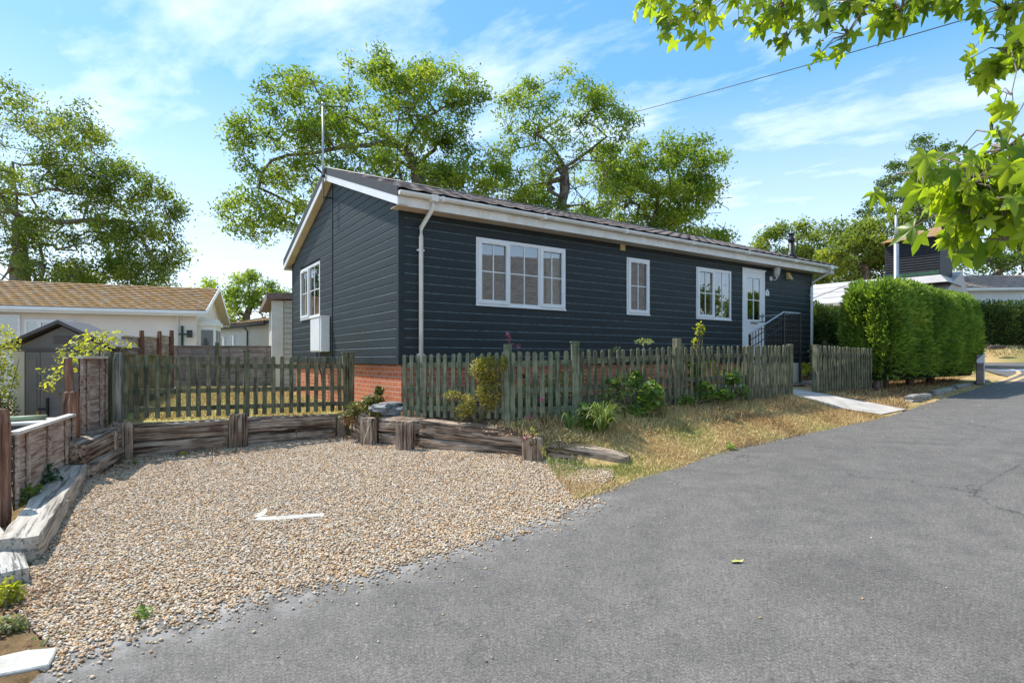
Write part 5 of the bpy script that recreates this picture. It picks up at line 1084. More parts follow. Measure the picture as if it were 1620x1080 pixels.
# ---------------------------------------------------------------- hedges
def hedge(name, label, poly_c, widths, zb, h, leafm, n, fr=.11, seed=1, trunks=(), inner=None, group=None, round_=.35):
    """path poly_c list of xy with half widths; clipped conifer hedge"""
    rg = np.random.default_rng(seed); pts = [Vector(p) for p in poly_c]; o = empty(name, (pts[0].x, pts[0].y, zb), 0, label, 'hedge', group)
    seg = [(b-a).length for a, b in zip(pts[:-1], pts[1:])]; tot = sum(seg); NU = int(tot/.12)+2; NV = 40; V = []; base = Vector((pts[0].x, pts[0].y, zb))
    def at(s):
        k = 0; s = min(max(s, 0), tot-1e-6)
        while s > seg[k]: s -= seg[k]; k += 1
        t = s/seg[k]; d = (pts[k+1]-pts[k]).normalized(); return pts[k].lerp(pts[k+1], t), d, widths[k]*(1-t)+widths[k+1]*t
    def surf(s, a, sc=1.0):
        # a in 0..1 round the section from one foot over the top to the other foot
        c, d, w = at(s); e = min(s, tot-s); ef = min(1, max(.0, e/.6)); ef = math.sqrt(max(.02, 1-(1-ef)**3)); th = PI*a; cx = -math.cos(th); cz = math.sin(th)
        p_ = .46; x = math.copysign(abs(cx)**p_, cx); z = abs(cz)**p_*h; nrm = Vector((-d.y, d.x))
        low = 1-.25*max(0, 1-z/(h*.35)); wb = 1+.16*mnoise.noise(Vector((s*1.3, a*5, seed)))+.12*mnoise.noise(Vector((s*4, a*12, seed+4)))
        xy = c+nrm*(x*w*low*sc*wb*(.72+.28*ef)); ends = 0
        z = z*(1+.035*mnoise.noise(Vector((s*.9, 3, seed))))*(.93+.07*ef)*sc
        return Vector((xy.x, xy.y, zb+.12+z*.95))
    us = np.linspace(0, tot, NU); 
    for s in us:
        for j in range(NV+1): V.append(surf(s, j/NV, .86)-base)
    F = [(i*(NV+1)+j, i*(NV+1)+j+1, (i+1)*(NV+1)+j+1, (i+1)*(NV+1)+j) for i in range(NU-1) for j in range(NV)]
    F += [tuple(range(NV+1)), tuple((NU-1)*(NV+1)+j for j in range(NV, -1, -1))]
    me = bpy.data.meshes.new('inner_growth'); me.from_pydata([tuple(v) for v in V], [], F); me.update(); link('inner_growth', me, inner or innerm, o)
    # fronds
    pos = np.empty((n, 3)); R_ = np.empty((n, 3, 3)); 
    for i in range(n):
        endc = rg.random() < .16
        if endc:
            e_ = 0 if rg.random() < .5 else tot; a = rg.random(); k = rg.uniform(.1, 1)**.5; p = surf(e_, a, k if a else k); s = e_; out = (at(s)[1]*(-1 if e_ == 0 else 1)); out = Vector((out.x, out.y, .3)); p = p+out*rg.uniform(-.10, .12); p.z = min(p.z, zb+h*1.05)
        else:
            s = rg.uniform(0, tot); a = rg.beta(.9, .9); p = surf(s, a, rg.uniform(.82, 1.05)); p1 = surf(s, min(1, a+.02)); p2 = surf(s, max(0, a-.02)); q1 = surf(min(tot, s+.05), a); q2 = surf(max(0, s-.05), a); out = (p1-p2).cross(q1-q2)
            c = at(s)[0]; 
            if out.dot(p-Vector((c.x, c.y, zb+h*.5))) < 0: out = -out
        out = out.normalized() if out.length > 1e-6 else Vector((0, 0, 1))
        d = (out*.9+Vector((rg.normal(0, .35), rg.normal(0, .35), rg.normal(.35, .35)))).normalized()
        sd = d.cross(Vector((rg.normal(), rg.normal(), rg.normal()))).normalized(); nn = sd.cross(d)
        pos[i] = p-base; R_[i] = np.array([[sd.x, d.x, nn.x], [sd.y, d.y, nn.y], [sd.z, d.z, nn.z]])
    clump = np.array([mnoise.noise(Vector(q*1.6))*.45+mnoise.noise(Vector(q*5))*.35+.5 for q in pos])
    FV = [(0, 0, 0), (.10, .25, .02), (.04, .45, .0), (.15, .66, 0), (0, 1.05, -.08), (-.15, .60, 0), (-.04, .42, 0), (-.11, .22, .02)]; FF = [(0, 1, 2, 6), (0, 6, 7, 7), (2, 3, 4, 5)]
    FF = [(0, 1, 2, 7), (7, 2, 6, 7), (2, 3, 4, 6), (6, 4, 5, 6)]
    FF = [(0, 1, 2, 7), (2, 3, 4, 6), (4, 5, 6, 2)]
    scatter('foliage', FV, [(0, 1, 2, 7), (2, 3, 4, 5), (2, 5, 6, 7)], pos, R_, fr*rg.uniform(.6, 1.35, n), leafm, np.clip(clump*.7+rg.random(n)*.35, 0, 1), False, o)
    for (tx, ty, tr) in trunks:
        m = MB(); m.tube([(tx-base.x, ty-base.y, -.25), (tx-base.x+.02, ty-base.y, .1), (tx-base.x-.02, ty-base.y+.03, .5)], [tr*1.2, tr, tr*.8], 8); m.build('trunk', bark, o)
    return o
innerm = m_plain('shaded_twiggy_growth', (.022, .034, .012), .95, .4, 14, .05, bump=.8)  # hedge core, crevice shade put into its near-black green
ha = [(8.25, 13.22), (11.4, 15.7), (13.6, 17.4)]
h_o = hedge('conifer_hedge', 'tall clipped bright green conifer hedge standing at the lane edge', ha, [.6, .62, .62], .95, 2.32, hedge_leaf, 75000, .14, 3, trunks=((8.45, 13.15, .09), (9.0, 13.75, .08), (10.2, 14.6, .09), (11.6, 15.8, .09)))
hedge('conifer_hedge', 'dark hedge with a yellow green top right behind the far corner of the home', [(8.2, 16.6), (11.5, 18.4)], [.6, .6], 1.0, 2.0, hedge_leaf_dk, 15000, .13, 5, group=None)
hedge('conifer_hedge', 'dark hedge below the far white bungalow', [(29.6, 36.9), (42, 36.2)], [.9, .9], 2.3, 2.8, hedge_leaf_dk, 14000, .24, 6)
# ---------------------------------------------------------------- lane furniture on the right
bo = empty('marker_post', (13.25, 16.1, gz(13.25, 16.1)), -.6, 'short grey wooden marker post with a white face beside the tall hedge', 'post')
m = MB(); m.box(-.09, .09, -.07, .07, -.1, .85); m.build('post_body', greywood, bo, .01); m = MB(); m.add([(-.085, -.075, .62), (.085, -.075, .62), (.085, -.075, .88), (-.085, -.075, .70)], [(0, 1, 2, 3)]); m.box(.07, .092, -.08, .075, .05, .9); m.build('white_face', upvc, bo)
pl = P(1418, 568, 22); lo = empty('lamp_post', (pl.x, pl.y, 1.1), 0, 'galvanised metal pole in front of the dark turret', 'pole')
m = MB(); m.tube([(0, 0, 0), (0, 0, 4.9)], .085, 12); m.tube([(0, 0, 4.9), (0, 0, 6.0)], .055, 10); m.build('pole', galv, lo); m = MB(); m.tube([(0, 0, 6.0), (.05, 0, 6.2), (.3, 0, 6.33)], .02, 8); m.build('bracket', galv, lo); m = MB(); m.box(.1, .24, -.1, .1, 2.6, 3.25); m.build('control_box', upvc, lo, .01)
def stone(name, label, p, s, yaw, seed, mat=stonem, amp=.16, group=None, cat='stone'):
    bm = bmesh.new(); bmesh.ops.create_icosphere(bm, subdivisions=3, radius=1)
    for v in bm.verts:
        c = v.co; c = Vector([math.copysign(abs(q)**.6, q) for q in c]); n = mnoise.noise(c*1.7+Vector((seed, 0, 0)))*amp*2+mnoise.noise(c*5+Vector((seed, 3, 0)))*amp*.6; c = c*(1+n); v.co = (c.x*s[0], c.y*s[1], c.z*s[2])
    me = bpy.data.meshes.new(name); bm.to_mesh(me); bm.free(); o = link(name, me, mat, None, p, (0, 0, yaw)); return tag(o, label, cat, group)
k_px = [(1452, 630), (1492, 617), (1530, 606), (1562, 598)]
klab = ['broken pale kerb stone nearest the path, below the tall hedge', 'second worn kerb stone along the hedge foot, behind the nearest one', 'third kerb stone along the hedge foot, by the shaded tarmac', 'farthest small kerb stone before the yellow lines']
kseg = [((1440, 639), (1478, 627)), ((1480, 626), (1512, 616)), ((1514, 615.5), (1542, 608)), ((1544, 607.5), (1566, 602))]
for i, (lb, (ka, kb)) in enumerate(zip(klab, kseg)):
    a = rp(*ka); b = rp(*kb); c = (a+b)/2; d = b-a; stone('kerb_stone', lb, (c.x-.04, c.y+.05, c.z+.01), (d.length*.5, .10, (.12, .09, .07, .06)[i]), math.atan2(d.y, d.x), 40+i, stonem, .13, 'worn kerb stones below the tall hedge')
q = P(1577, 549, 33); stone('log', 'dark log lying on the dry grass across the far lane', (q.x, q.y, q.z), (.5, .14, .12), .1, 50, m_plain('dark_log', (.12, .08, .07), .9), .15, None, 'log')
# yellow lines and blue patch
def strip(name, pts, w, dz, mat, label, F=Rz):
    V = []; pts = [Vector(p).to_2d() for p in pts]; pts = dens(pts, .3)
    for i, p_ in enumerate(pts):
        a = pts[max(0, i-1)]; b = pts[min(len(pts)-1, i+1)]; d = (b-a).normalized(); n = Vector((-d.y, d.x))
        for s in (-1, 1): q = p_+n*s*w/2; V.append((q.x, q.y, float(F(np.array([q.x]), np.array([q.y]))[0])+dz))
    n = len(pts); m = MB(); m.add(V, [(2*i, 2*i+2, 2*i+3, 2*i+1) for i in range(n-1)])
    o = m.build(name, mat); tag(o, label, None, None, 'structure'); return o
yel = m_plain('faded_yellow_paint', (.62, .40, .20), .8, .15, 20, .2)
def smooth(pl):
    out = []; n = len(pl)
    for i in range(n-1):
        p0, p1, p2, p3 = [Vector(pl[max(0, min(n-1, j))]) for j in (i-1, i, i+1, i+2)]
        for k in range(6): t = k/6; out.append(.5*((2*p1)+(p2-p0)*t+(2*p0-5*p1+4*p2-p3)*t*t+(3*p1-p0-3*p2+p3)*t**3))
    return out+[Vector(pl[-1])]
yp = [rp(1572, 606), rp(1598, 597), rp(1612, 590), rp(1604, 585), rp(1580, 580.5), rp(1556, 579)]
strip('yellow_line', smooth([q.xy for q in yp]), .13, .006, yel, 'outer faded yellow line curving round the hedge corner')
yp = [rp(1592, 606.5), rp(1618, 597), rp(1634, 590), rp(1624, 583.5), rp(1590, 579), rp(1560, 577.5)]
strip('yellow_line', smooth([q.xy for q in yp]), .13, .006, yel, 'inner faded yellow line curving round the hedge corner')
q = rp(1612, 585.5); strip('blue_marking', [(q.x-.9, q.y-.2), (q.x+1.2, q.y+.1)], .5, .010, m_plain('blue_paint', (.25, .36, .62), .8), 'pale blue painted patch at the lane junction')
# concrete path, white kerb end, white strip in the gravel
sheet('path', [(4.98, 10.27), (5.6, 9.75), (6.35, 9.78), (7.12, 10.28), (5.95, 10.98), (5.3, 12.3), (4.3, 12.9), (3.6, 12.5), (4.5, 11.2)], clampG, .2, .014, concrete, 'pale concrete path from the lane to the front door')
wp = [rp(-60, 1054), rp(0, 1047), rp(45, 1037), rp(90, 1034), rp(85, 1048), rp(76, 1060), rp(0, 1076), rp(-60, 1086)]
def slab(name, label, pts, h, mat, cat):
    n = len(pts); m = MB(); V = [(p.x, p.y, p.z-.02) for p in pts]+[(p.x, p.y, p.z+h) for p in pts]; m.add(V, [tuple(range(n))[::-1], tuple(range(n, 2*n))]+[(i, (i+1) % n, (i+1) % n+n, i+n) for i in range(n)]); o = m.build(name, mat, None, .006); return tag(o, label, cat)
slab('kerb_slab', 'white painted kerb slab at the bottom left corner', wp[:4]+wp[4:], .03, whitepaint, 'kerb')
mutedwhite = m_plain('dull_white_plastic', (.50, .48, .44), .7, .15, 12, .2, bump=.3, dirt=(.36, .30, .22))
wa = [rp(400, 826), rp(408, 821), rp(462, 817), rp(514, 814), rp(512, 819), rp(440, 825)]
o1 = slab('white_strip', 'white flat strip with an angled end half buried in the gravel', wa, .017, mutedwhite, 'strip')
wa2 = [rp(402, 821), rp(420, 806), rp(424, 810), rp(416, 819)]
n_ = len(wa2); m = MB(); V = [(p.x, p.y, p.z-.02) for p in wa2]+[(p.x, p.y, p.z+.016) for p in wa2]; m.add(V, [tuple(range(n_))[::-1], tuple(range(n_, 2*n_))]+[(i, (i+1) % n_, (i+1) % n_+n_, i+n_) for i in range(n_)]); m.build('strip_end', mutedwhite, o1)
# slates by the near corner
SLG = 'slates stacked by the home corner'
for i, (px, py, s, lb) in enumerate(((606, 646, (.20, .13, .06), 'left mossy blue grey slate by the home corner'), (628, 650, (.20, .12, .08), 'right lower slate beside the first green picket'), (620, 640, (.16, .10, .04), 'thin slate lying on top of the slate heap'))):
    q = P(px, py, 8.55); stone('slate', lb, (q.x, q.y, q.z), s, -.3+.4*i, 60+i, slatem, .2, SLG)
# ---------------------------------------------------------------- grass, litter
strawm = m_attr('dry_grass_blade', [(0, (.34, .22, .10)), (.3, (.60, .42, .20)), (.55, (.68, .54, .28)), (.75, (.46, .42, .14)), (1, (.20, .27, .055))], .8, .15)
BV = [(-.5, 0, 0), (.5, 0, 0), (.25, .06, .6), (-.25, .06, .6), (0, .22, 1)]; BF4 = [(0, 1, 2, 3), (3, 2, 4, 4)]
def blades(name, label, region, n, F, hmin, hmax, greenf, dz=0, w=.006, exclude=None, seed=1):
    rg = np.random.default_rng(seed); xs = [p[0] for p in region]; ys = [p[1] for p in region]
    x = rg.uniform(min(xs), max(xs), n); y = rg.uniform(min(ys), max(ys), n); k = inpoly(x, y, region)&~inpoly(x, y, [(.40, 6.72), (1.2, 6.56), (1.28, 6.62), (1.25, 6.83), (.45, 7.0)])
    for e in (exclude or []): k &= ~inpoly(x, y, e)
    x = x[k]; y = y[k]; n = len(x); z = F(x, y)+dz; g = greenf(x, y, rg)
    global rng; rr = rng; rng = rg; R_ = rotmats(n, .55); rng = rr
    hh = rg.uniform(hmin, hmax, n); sc = np.stack([np.full(n, w)*rg.uniform(.6, 1.5, n), hh, hh], 1)
    tv = np.array([(-.5, 0, 0), (.5, 0, 0), (.12, .3, 1), (-.12, .3, 1)]); tf = [(0, 1, 2, 3)]
    o = scatter(name, tv, tf, np.stack([x, y, z], 1), R_, sc, strawm, g, False); tag(o, label, None, None, 'stuff'); return o
def gnoise(x, y, s=1.0, o=0): return np.array([mnoise.noise(Vector((a*s, b*s, o))) for a, b in zip(x, y)])
verge = [(.60, 5.38), (1.34, 5.95), (2.0, 6.52), (2.3, 6.86), (2.80, 7.25), (3.9, 8.0), (5.10, 8.80), (6.53, 9.71), (5.7, 9.8), (5.0, 10.25), (2.6, 8.85), (.8, 7.75), (-.1, 7.5), (.28, 7.08), (.36, 6.75), (.45, 6.35)]
verge_w = [(v[0], v[1]) for v in verge]
blades('dry_grass', 'straw coloured dry grass verge between the pickets and the lane', verge_w, 190000, clampG, .015, .048, lambda x, y, r: np.clip(.40+.75*gnoise(x, y, 1.1)+.55*np.exp(-((x-1.0)**2+(y-6.1)**2)/.5)+r.normal(0, .17, len(x)), 0, 1), seed=2, w=.007)
# taller tousled growth close to the pickets
foot = [(-.2, 7.45), (.35, 7.0), (1.4, 7.05), (2.9, 8.15), (4.6, 9.45), (5.1, 10.0), (4.95, 10.15), (2.6, 8.8), (.85, 7.7)]
blades('tousled_grass', 'taller brown grass along the foot of the picket fence', foot, 22000, clampG, .04, .12, lambda x, y, r: np.clip(.35+.6*gnoise(x, y, 1.7, 4)+r.normal(0, .22, len(x)), 0, 1), seed=3, w=.008)
lawn = [(-5.45, 8.1), (-2.6, 9.8), (-2.2, 9.3), (-5.6, 14.2), (-5.3, 17.6), (-10.3, 17.4), (-9.3, 15.8)]
blades('lawn_grass', 'yellow dry lawn behind the left picket fence', lawn, 70000, clampG, .02, .06, lambda x, y, r: np.clip(.42+.4*gnoise(x, y, .8, 9)+r.normal(0, .15, len(x)), 0, 1), seed=4, w=.012)
hb_ = [(5.95, 11.0), (7.15, 10.3), (8.5, 12.05), (12.1, 15.7), (16.4, 20.3), (15, 21.3), (8.2, 13.5)]
blades('verge_litter_grass', 'brown dry growth and litter under the tall hedge', hb_, 60000, clampG, .02, .07, lambda x, y, r: np.clip(.15+.4*gnoise(x, y, 1.2, 7)+r.normal(0, .2, len(x)), 0, 1), seed=5, w=.012)
far_v = [(14, 34.2), (22, 33.1), (45, 32.8), (60, 34.5), (60, 50), (14, 50)]
blades('far_grass', 'dry grass across the far lane', far_v, 20000, clampG, .05, .2, lambda x, y, r: np.clip(.25+.5*gnoise(x, y, .5, 7)+r.normal(0, .15, len(x)), 0, 1), seed=6, w=.06)
litm = m_attr('dead_leaf', [(0, (.15, .075, .04)), (.4, (.30, .17, .09)), (.7, (.42, .27, .15)), (1, (.55, .40, .22))], .8, .2)
def litter(name, label, spots, F, size=.035):
    ps = []
    for (x, y, sx, sy, n) in spots: ps.append(np.stack([rng.normal(x, sx, n), rng.normal(y, sy, n)], 1))
    q = np.concatenate(ps); n = len(q); z = F(q[:, 0], q[:, 1])+rng.uniform(.02, .035, n)
    tag(scatter(name, OAKL_V, OAKL_F[:2], np.column_stack([q, z]), rotmats(n, .5), size*rng.uniform(.5, 1.3, n), litm), label, None, None, 'stuff')
litter('leaf_litter', 'brown dead leaves gathered in the gravel along the sleepers', [(-3.2, 3.2, .22, .35, 900), (-5.0, 7.3, .16, .3, 500), (-4.2, 8.0, .5, .14, 350), (-2.65, 9.0, .25, .12, 380), (-2.0, 8.1, .25, .1, 150), (-3.1, 3.6, .15, .25, 200), (-.5, 7.2, .7, .08, 130), (-3.9, 5.0, .15, .5, 80), (-2, 6, 1.6, 1.2, 110)], Rz)
litter('hedge_leaf_litter', 'brown dead leaves under the tall hedge and along the picket foot', [(8.0, 12.2, .6, .5, 700), (9.6, 13.6, .7, .5, 500), (12, 16, 1.2, .8, 400), (1.2, 7.5, .6, .2, 400), (.2, 7.3, .3, .15, 250), (3.4, 8.9, .6, .25, 300)], clampG, .045)
# grit and small litter on the tarmac
def grit():
    n = 420; i = rng.integers(g0, len(edge_d)-25, n); e = rng.exponential(.9, n); x = np.array([edge_d[k].x for k in i])+e*.6+rng.normal(0, .1, n); y = np.array([edge_d[k].y for k in i])-e*.8+rng.normal(0, .1, n); z = Rz(x, y)+.004
    s_ = rng.uniform(.003, .009, n); tag(scatter('road_grit', PV, PF, np.stack([x, y, z], 1), rotmats(n, .4), np.stack([s_*1.4, s_, s_*.6], 1), pebm, rng.random(n), True), 'small stray stones scattered over the tarmac lane', None, None, 'stuff')
    n = 90; i = rng.integers(gi, len(edge_d)-25, n); e = rng.exponential(.5, n); x = np.array([edge_d[k].x for k in i])+e*.6; y = np.array([edge_d[k].y for k in i])-e*.8; z = Rz(x, y)+.008
    tag(scatter('road_leaf_litter', OAKL_V, OAKL_F[:2], np.stack([x, y, z], 1), rotmats(n, .25), rng.uniform(.015, .035, n), litm), 'brown leaf crumbs along the tarmac edge', None, None, 'stuff')
grit()
# a few bits on the tarmac
def onroad(px, py): q = rp(px, py); return q
q = onroad(1165, 890); m = MB(); m.add([(0, -.02, .01), (.03, -.012, .004), (.055, 0, .02), (.03, .015, .005), (.0, .02, .012), (-.03, .012, .004), (-.05, 0, .015), (-.03, -.014, .006)], [tuple(range(8))]); o = m.build('fallen_leaf', m_plain('curled_yellow_leaf', (.55, .52, .16), .8), None, 0, (q.x, q.y, q.z+.006)); tag(o, 'single curled yellowish leaf lying on the tarmac', 'leaf')
# ---------------------------------------------------------------- plants
def leafy(name, label, base, blobs, leafm, n, size, cat='plant', group=None, stems=True, seed=1, shape=None, tilt=.8, stemm=None, stemr=.006, hang=0, colattr=None):
    rg = np.random.default_rng(seed); base = Vector(base); o = empty(name, base, 0, label, cat, group); ps = []
    tot = sum(b[6] for b in blobs)
    for b in blobs:
        k = int(n*b[6]/tot); u = rg.normal(0, 1, (k, 3)); u /= np.linalg.norm(u, axis=1)[:, None]; ps.append(np.array(b[:3])+u*(rg.uniform(.2, 1, k)**.5)[:, None]*np.array(b[3:6]))
    q = np.concatenate(ps)-np.array(base)
    global rng; rr = rng; rng = rg; R_ = rotmats(len(q), tilt); rng = rr
    fv, ff = shape or (OAKL_V, OAKL_F[:2]); scatter('foliage', fv, ff, q, R_, size*rg.uniform(.6, 1.3, len(q)), leafm, None, False, o)
    if stems:
        m = MB()
        for b in blobs:
            for _ in range(3):
                e = np.array(b[:3])+rg.normal(0, .5, 3)*np.array(b[3:6])-np.array(base); s0 = Vector((rg.normal(0, .03), rg.normal(0, .03), 0)); e = Vector(e); mid = s0.lerp(e, .5)+Vector(rg.normal(0, .03, 3)); m.tube([s0, mid, e], [stemr*1.5, stemr, stemr*.6], 5)
        m.build('stem', stemm or twigm, o)
    return o
def bl(px, py, Y, rx, ry, w=1, rd=None): c = P(px, py, Y); return (c.x, c.y, c.z, rx/FPX*Y, (rd or rx)/FPX*Y, ry/FPX*Y, w)
yg = m_leaf('yellow_green_leaf', (.22, .26, .03), (.42, .44, .05), (.62, .60, .10), .45)
midg = m_leaf('garden_leaf', (.08, .15, .035), (.18, .29, .06), (.36, .45, .11), .42)
ivym = m_leaf('ivy_leaf', (.015, .045, .015), (.04, .10, .03), (.10, .2, .05), .2, .35, .5)
olive = m_leaf('olive_orange_leaf', (.14, .15, .03), (.33, .32, .06), (.55, .40, .11), .38)
pinkm = m_attr('pink_petal', [(0, (.42, .06, .16)), (1, (.62, .18, .30))], .6)
whitem = m_attr('pale_petal', [(0, (.7, .68, .6)), (1, (.8, .8, .74))], .6)
leafy('shrub', 'sprawling yellow green leaved shrub in front of the plastic shed', P(140, 640, 8.2), [bl(150, 540, 8.2, 32, 18, 1.6), bl(120, 560, 8.2, 30, 18, 1.2), bl(180, 530, 8.3, 20, 10, .4), bl(85, 590, 7.8, 24, 14, .5), bl(75, 610, 7.6, 12, 10, .25), bl(120, 575, 7.9, 22, 16, .6), bl(200, 545, 8.3, 14, 10, .15)], yg, 480, .07, 'shrub', seed=2)
leafy('shrub', 'bushy green and yellow shrub left of the plastic shed', P(0, 680, 8.6), [bl(0, 545, 8.7, 25, 35, 1), bl(2, 600, 8.6, 24, 35, 1.3), bl(-30, 580, 8.6, 30, 50, 1)], yg, 1500, .06, 'shrub', seed=3)
leafy('shrub', 'dark under part of hedge left of the plastic shed', P(2, 690, 8.9), [bl(5, 650, 8.9, 20, 30, 1), bl(-20, 640, 8.9, 30, 40, 1)], ivym, 900, .06, 'shrub', seed=4)
leafy('ivy', 'dark glossy ivy clump climbing the low lap panel', P(80, 775, 5.75), [bl(75, 748, 5.8, 16, 16, 1), bl(85, 765, 5.75, 20, 12, 1), bl(92, 772, 5.7, 14, 6, .4)], ivym, 420, .045, 'ivy', seed=5)
leafy('ivy', 'low yellow green ivy at the foot of the low lap panel', P(45, 795, 5.2), [bl(42, 780, 5.2, 14, 10, 1), bl(55, 772, 5.3, 12, 10, .7), bl(30, 795, 5.1, 12, 7, .6)], m_leaf('young_ivy_leaf', (.06, .12, .02), (.16, .25, .035), (.35, .38, .05), .35), 260, .04, 'ivy', seed=6)
leafy('weed', 'small green weed at the edge of the bleached sleeper', rp(98, 795), [bl(98, 790, 5.3, 9, 5, 1)], ivym, 60, .035, 'weed', 'small weeds in the gravel', seed=7)
for i, (px, py, lb, s) in enumerate([(290, 722, 'bright small weed in front of the left sleeper bay', 1), (370, 717, 'small weed below the post pair of the sleeper wall', .8), (715, 709, 'bright yellow green weed below the long dark sleeper', 1.2), (213, 735, 'tiny weed in the left gravel corner', .8), (225, 980, 'green tuft at the gravel edge near the bottom left', 1.1), (1110, 728, 'bright green tuft in the dry verge by the lane', 1.5)]):
    q = rp(px, py) if i < 5 else gp(1155, 712); leafy('weed', lb, q, [(q.x, q.y, q.z+.03*s, .05*s, .05*s, .035*s, 1)], yg if i in (0, 2) else midg, 45, .035*s, 'weed', 'small weeds in the gravel', seed=70+i)
# tall dry weed stalks in the gravel
for i, (px, py, lb) in enumerate([(335, 735, 'thin dry seed stalk in front of the left sleeper bay'), (468, 705, 'thin dry seed stalk below the middle sleeper bay')]):
    q = rp(px, py); o = empty('dry_stalk', q, 0, lb, 'weed', 'dry stalks in the gravel'); m = MB(); m.tube([(0, 0, 0), (.01, 0, .1), (.0, .01, .22)], .004, 5); m.tube([(0, .01, .18), (.005, .01, .25)], [.012, .008], 5); m.build('stem', litm, o)
q = rp(583, 704); m = MB(); m.tube([(0, -.1, .0), (.10, .0, .36)], .008, 6); o = m.build('cane', m_plain('pale_cane', (.5, .42, .3), .7), None, 0, (q.x-.06, q.y-.02, q.z)); tag(o, 'thin pale cane leaning on the squat sleeper post', 'cane')
leafy('shrub', 'yellowing climber thick over the angled picket fence', P(770, 665, 7.75), [bl(772, 585, 7.66, 30, 24, 1.6, 14), bl(778, 622, 7.66, 26, 28, 1.2, 14), bl(740, 640, 7.70, 14, 20, .4, 10), bl(797, 575, 7.58, 9, 14, .3, 8)], olive, 3000, .042, 'shrub', seed=8)
leafy('shrub', 'orange tinted bramble poking low through the angled pickets', P(725, 668, 7.8), [bl(715, 625, 7.75, 16, 8, 1, 10), bl(735, 650, 7.75, 16, 14, .8, 10)], olive, 260, .04, 'shrub', seed=9)
leafy('prostrate_conifer', 'low spreading conifer sweeping over the sleepers by the brick base', P(590, 655, 8.9), [bl(590, 632, 8.8, 18, 8, .8), bl(575, 643, 8.8, 28, 9, 1.3), bl(600, 618, 8.9, 8, 8, .4), bl(555, 655, 8.8, 20, 8, .6)], m_leaf('olive_conifer', (.07, .09, .02), (.16, .17, .045), (.30, .26, .09), .2), 1500, .06, 'shrub', seed=10)
leafy('shrub', 'rusty dry sprig drooping over the dark inner sleeper corner', P(555, 660, 8.7), [bl(552, 665, 8.7, 12, 9, 1)], m_leaf('rusty_leaf', (.16, .07, .03), (.28, .13, .05), (.4, .22, .08), .2), 220, .035, 'shrub', seed=11)
def strap(name, label, base, n, L_, seed, mat, w=.011, cat='plant'):
    rg = random.Random(seed); o = empty(name, base, 0, label, cat); m = MB()
    for i in range(n):
        a = rg.uniform(0, 2*PI); l = L_*rg.uniform(.55, 1.1); le = rg.uniform(.25, 1.0); d = Vector((math.cos(a), math.sin(a), 0)); sd = Vector((-d.y, d.x, 0)); pts = []
        for k in range(7):
            t = k/6; r_ = l*le*t; z = l*(1.0-.35*le)*math.sin(t*PI*.5*(1+.55*le))*.9; pts.append(d*(r_+.02)+Vector((0, 0, max(.01, z))))
        V = []; 
        for k, p_ in enumerate(pts): ww = w*(1-(k/6)**2*.9); V += [p_-sd*ww, p_+sd*ww]
        m.add(V, [(2*k, 2*k+1, 2*k+3, 2*k+2) for k in range(6)])
    ob = m.build('foliage', mat, o); a = ob.data.attributes.new('v', 'FLOAT', 'FACE'); vals = np.repeat(np.random.default_rng(seed).random(n), 6); a.data.foreach_set('value', vals.astype(np.float32)); return o
q = gp(952, 688); strap('strappy_grass', 'arching strap leaved clump spilling over the verge by the capped post', (q.x, q.y, q.z), 150, .52, 3, m_leaf('strap_leaf', (.09, .15, .04), (.20, .27, .08), (.42, .46, .2), .3))
q = gp(905, 690); strap('strappy_grass', 'smaller loose strap leaved clump left of the arching clump', (q.x, q.y+.15, q.z), 26, .5, 4, m_leaf('strap_leaf_b', (.07, .14, .04), (.15, .24, .07), (.3, .36, .12), .3))
LOB_V = [(0, -.45, 0), (.35, -.3, .05), (.5, .05, .02), (.25, .2, .06), (0, .5, 0), (-.25, .2, .06), (-.5, .05, .02), (-.35, -.3, .05)]; LOB_F = [(0, 1, 2, 3), (0, 3, 4, 5), (0, 5, 6, 7)]
big = (LOB_V, LOB_F)
PG = 'garden plants growing through the picket fence'
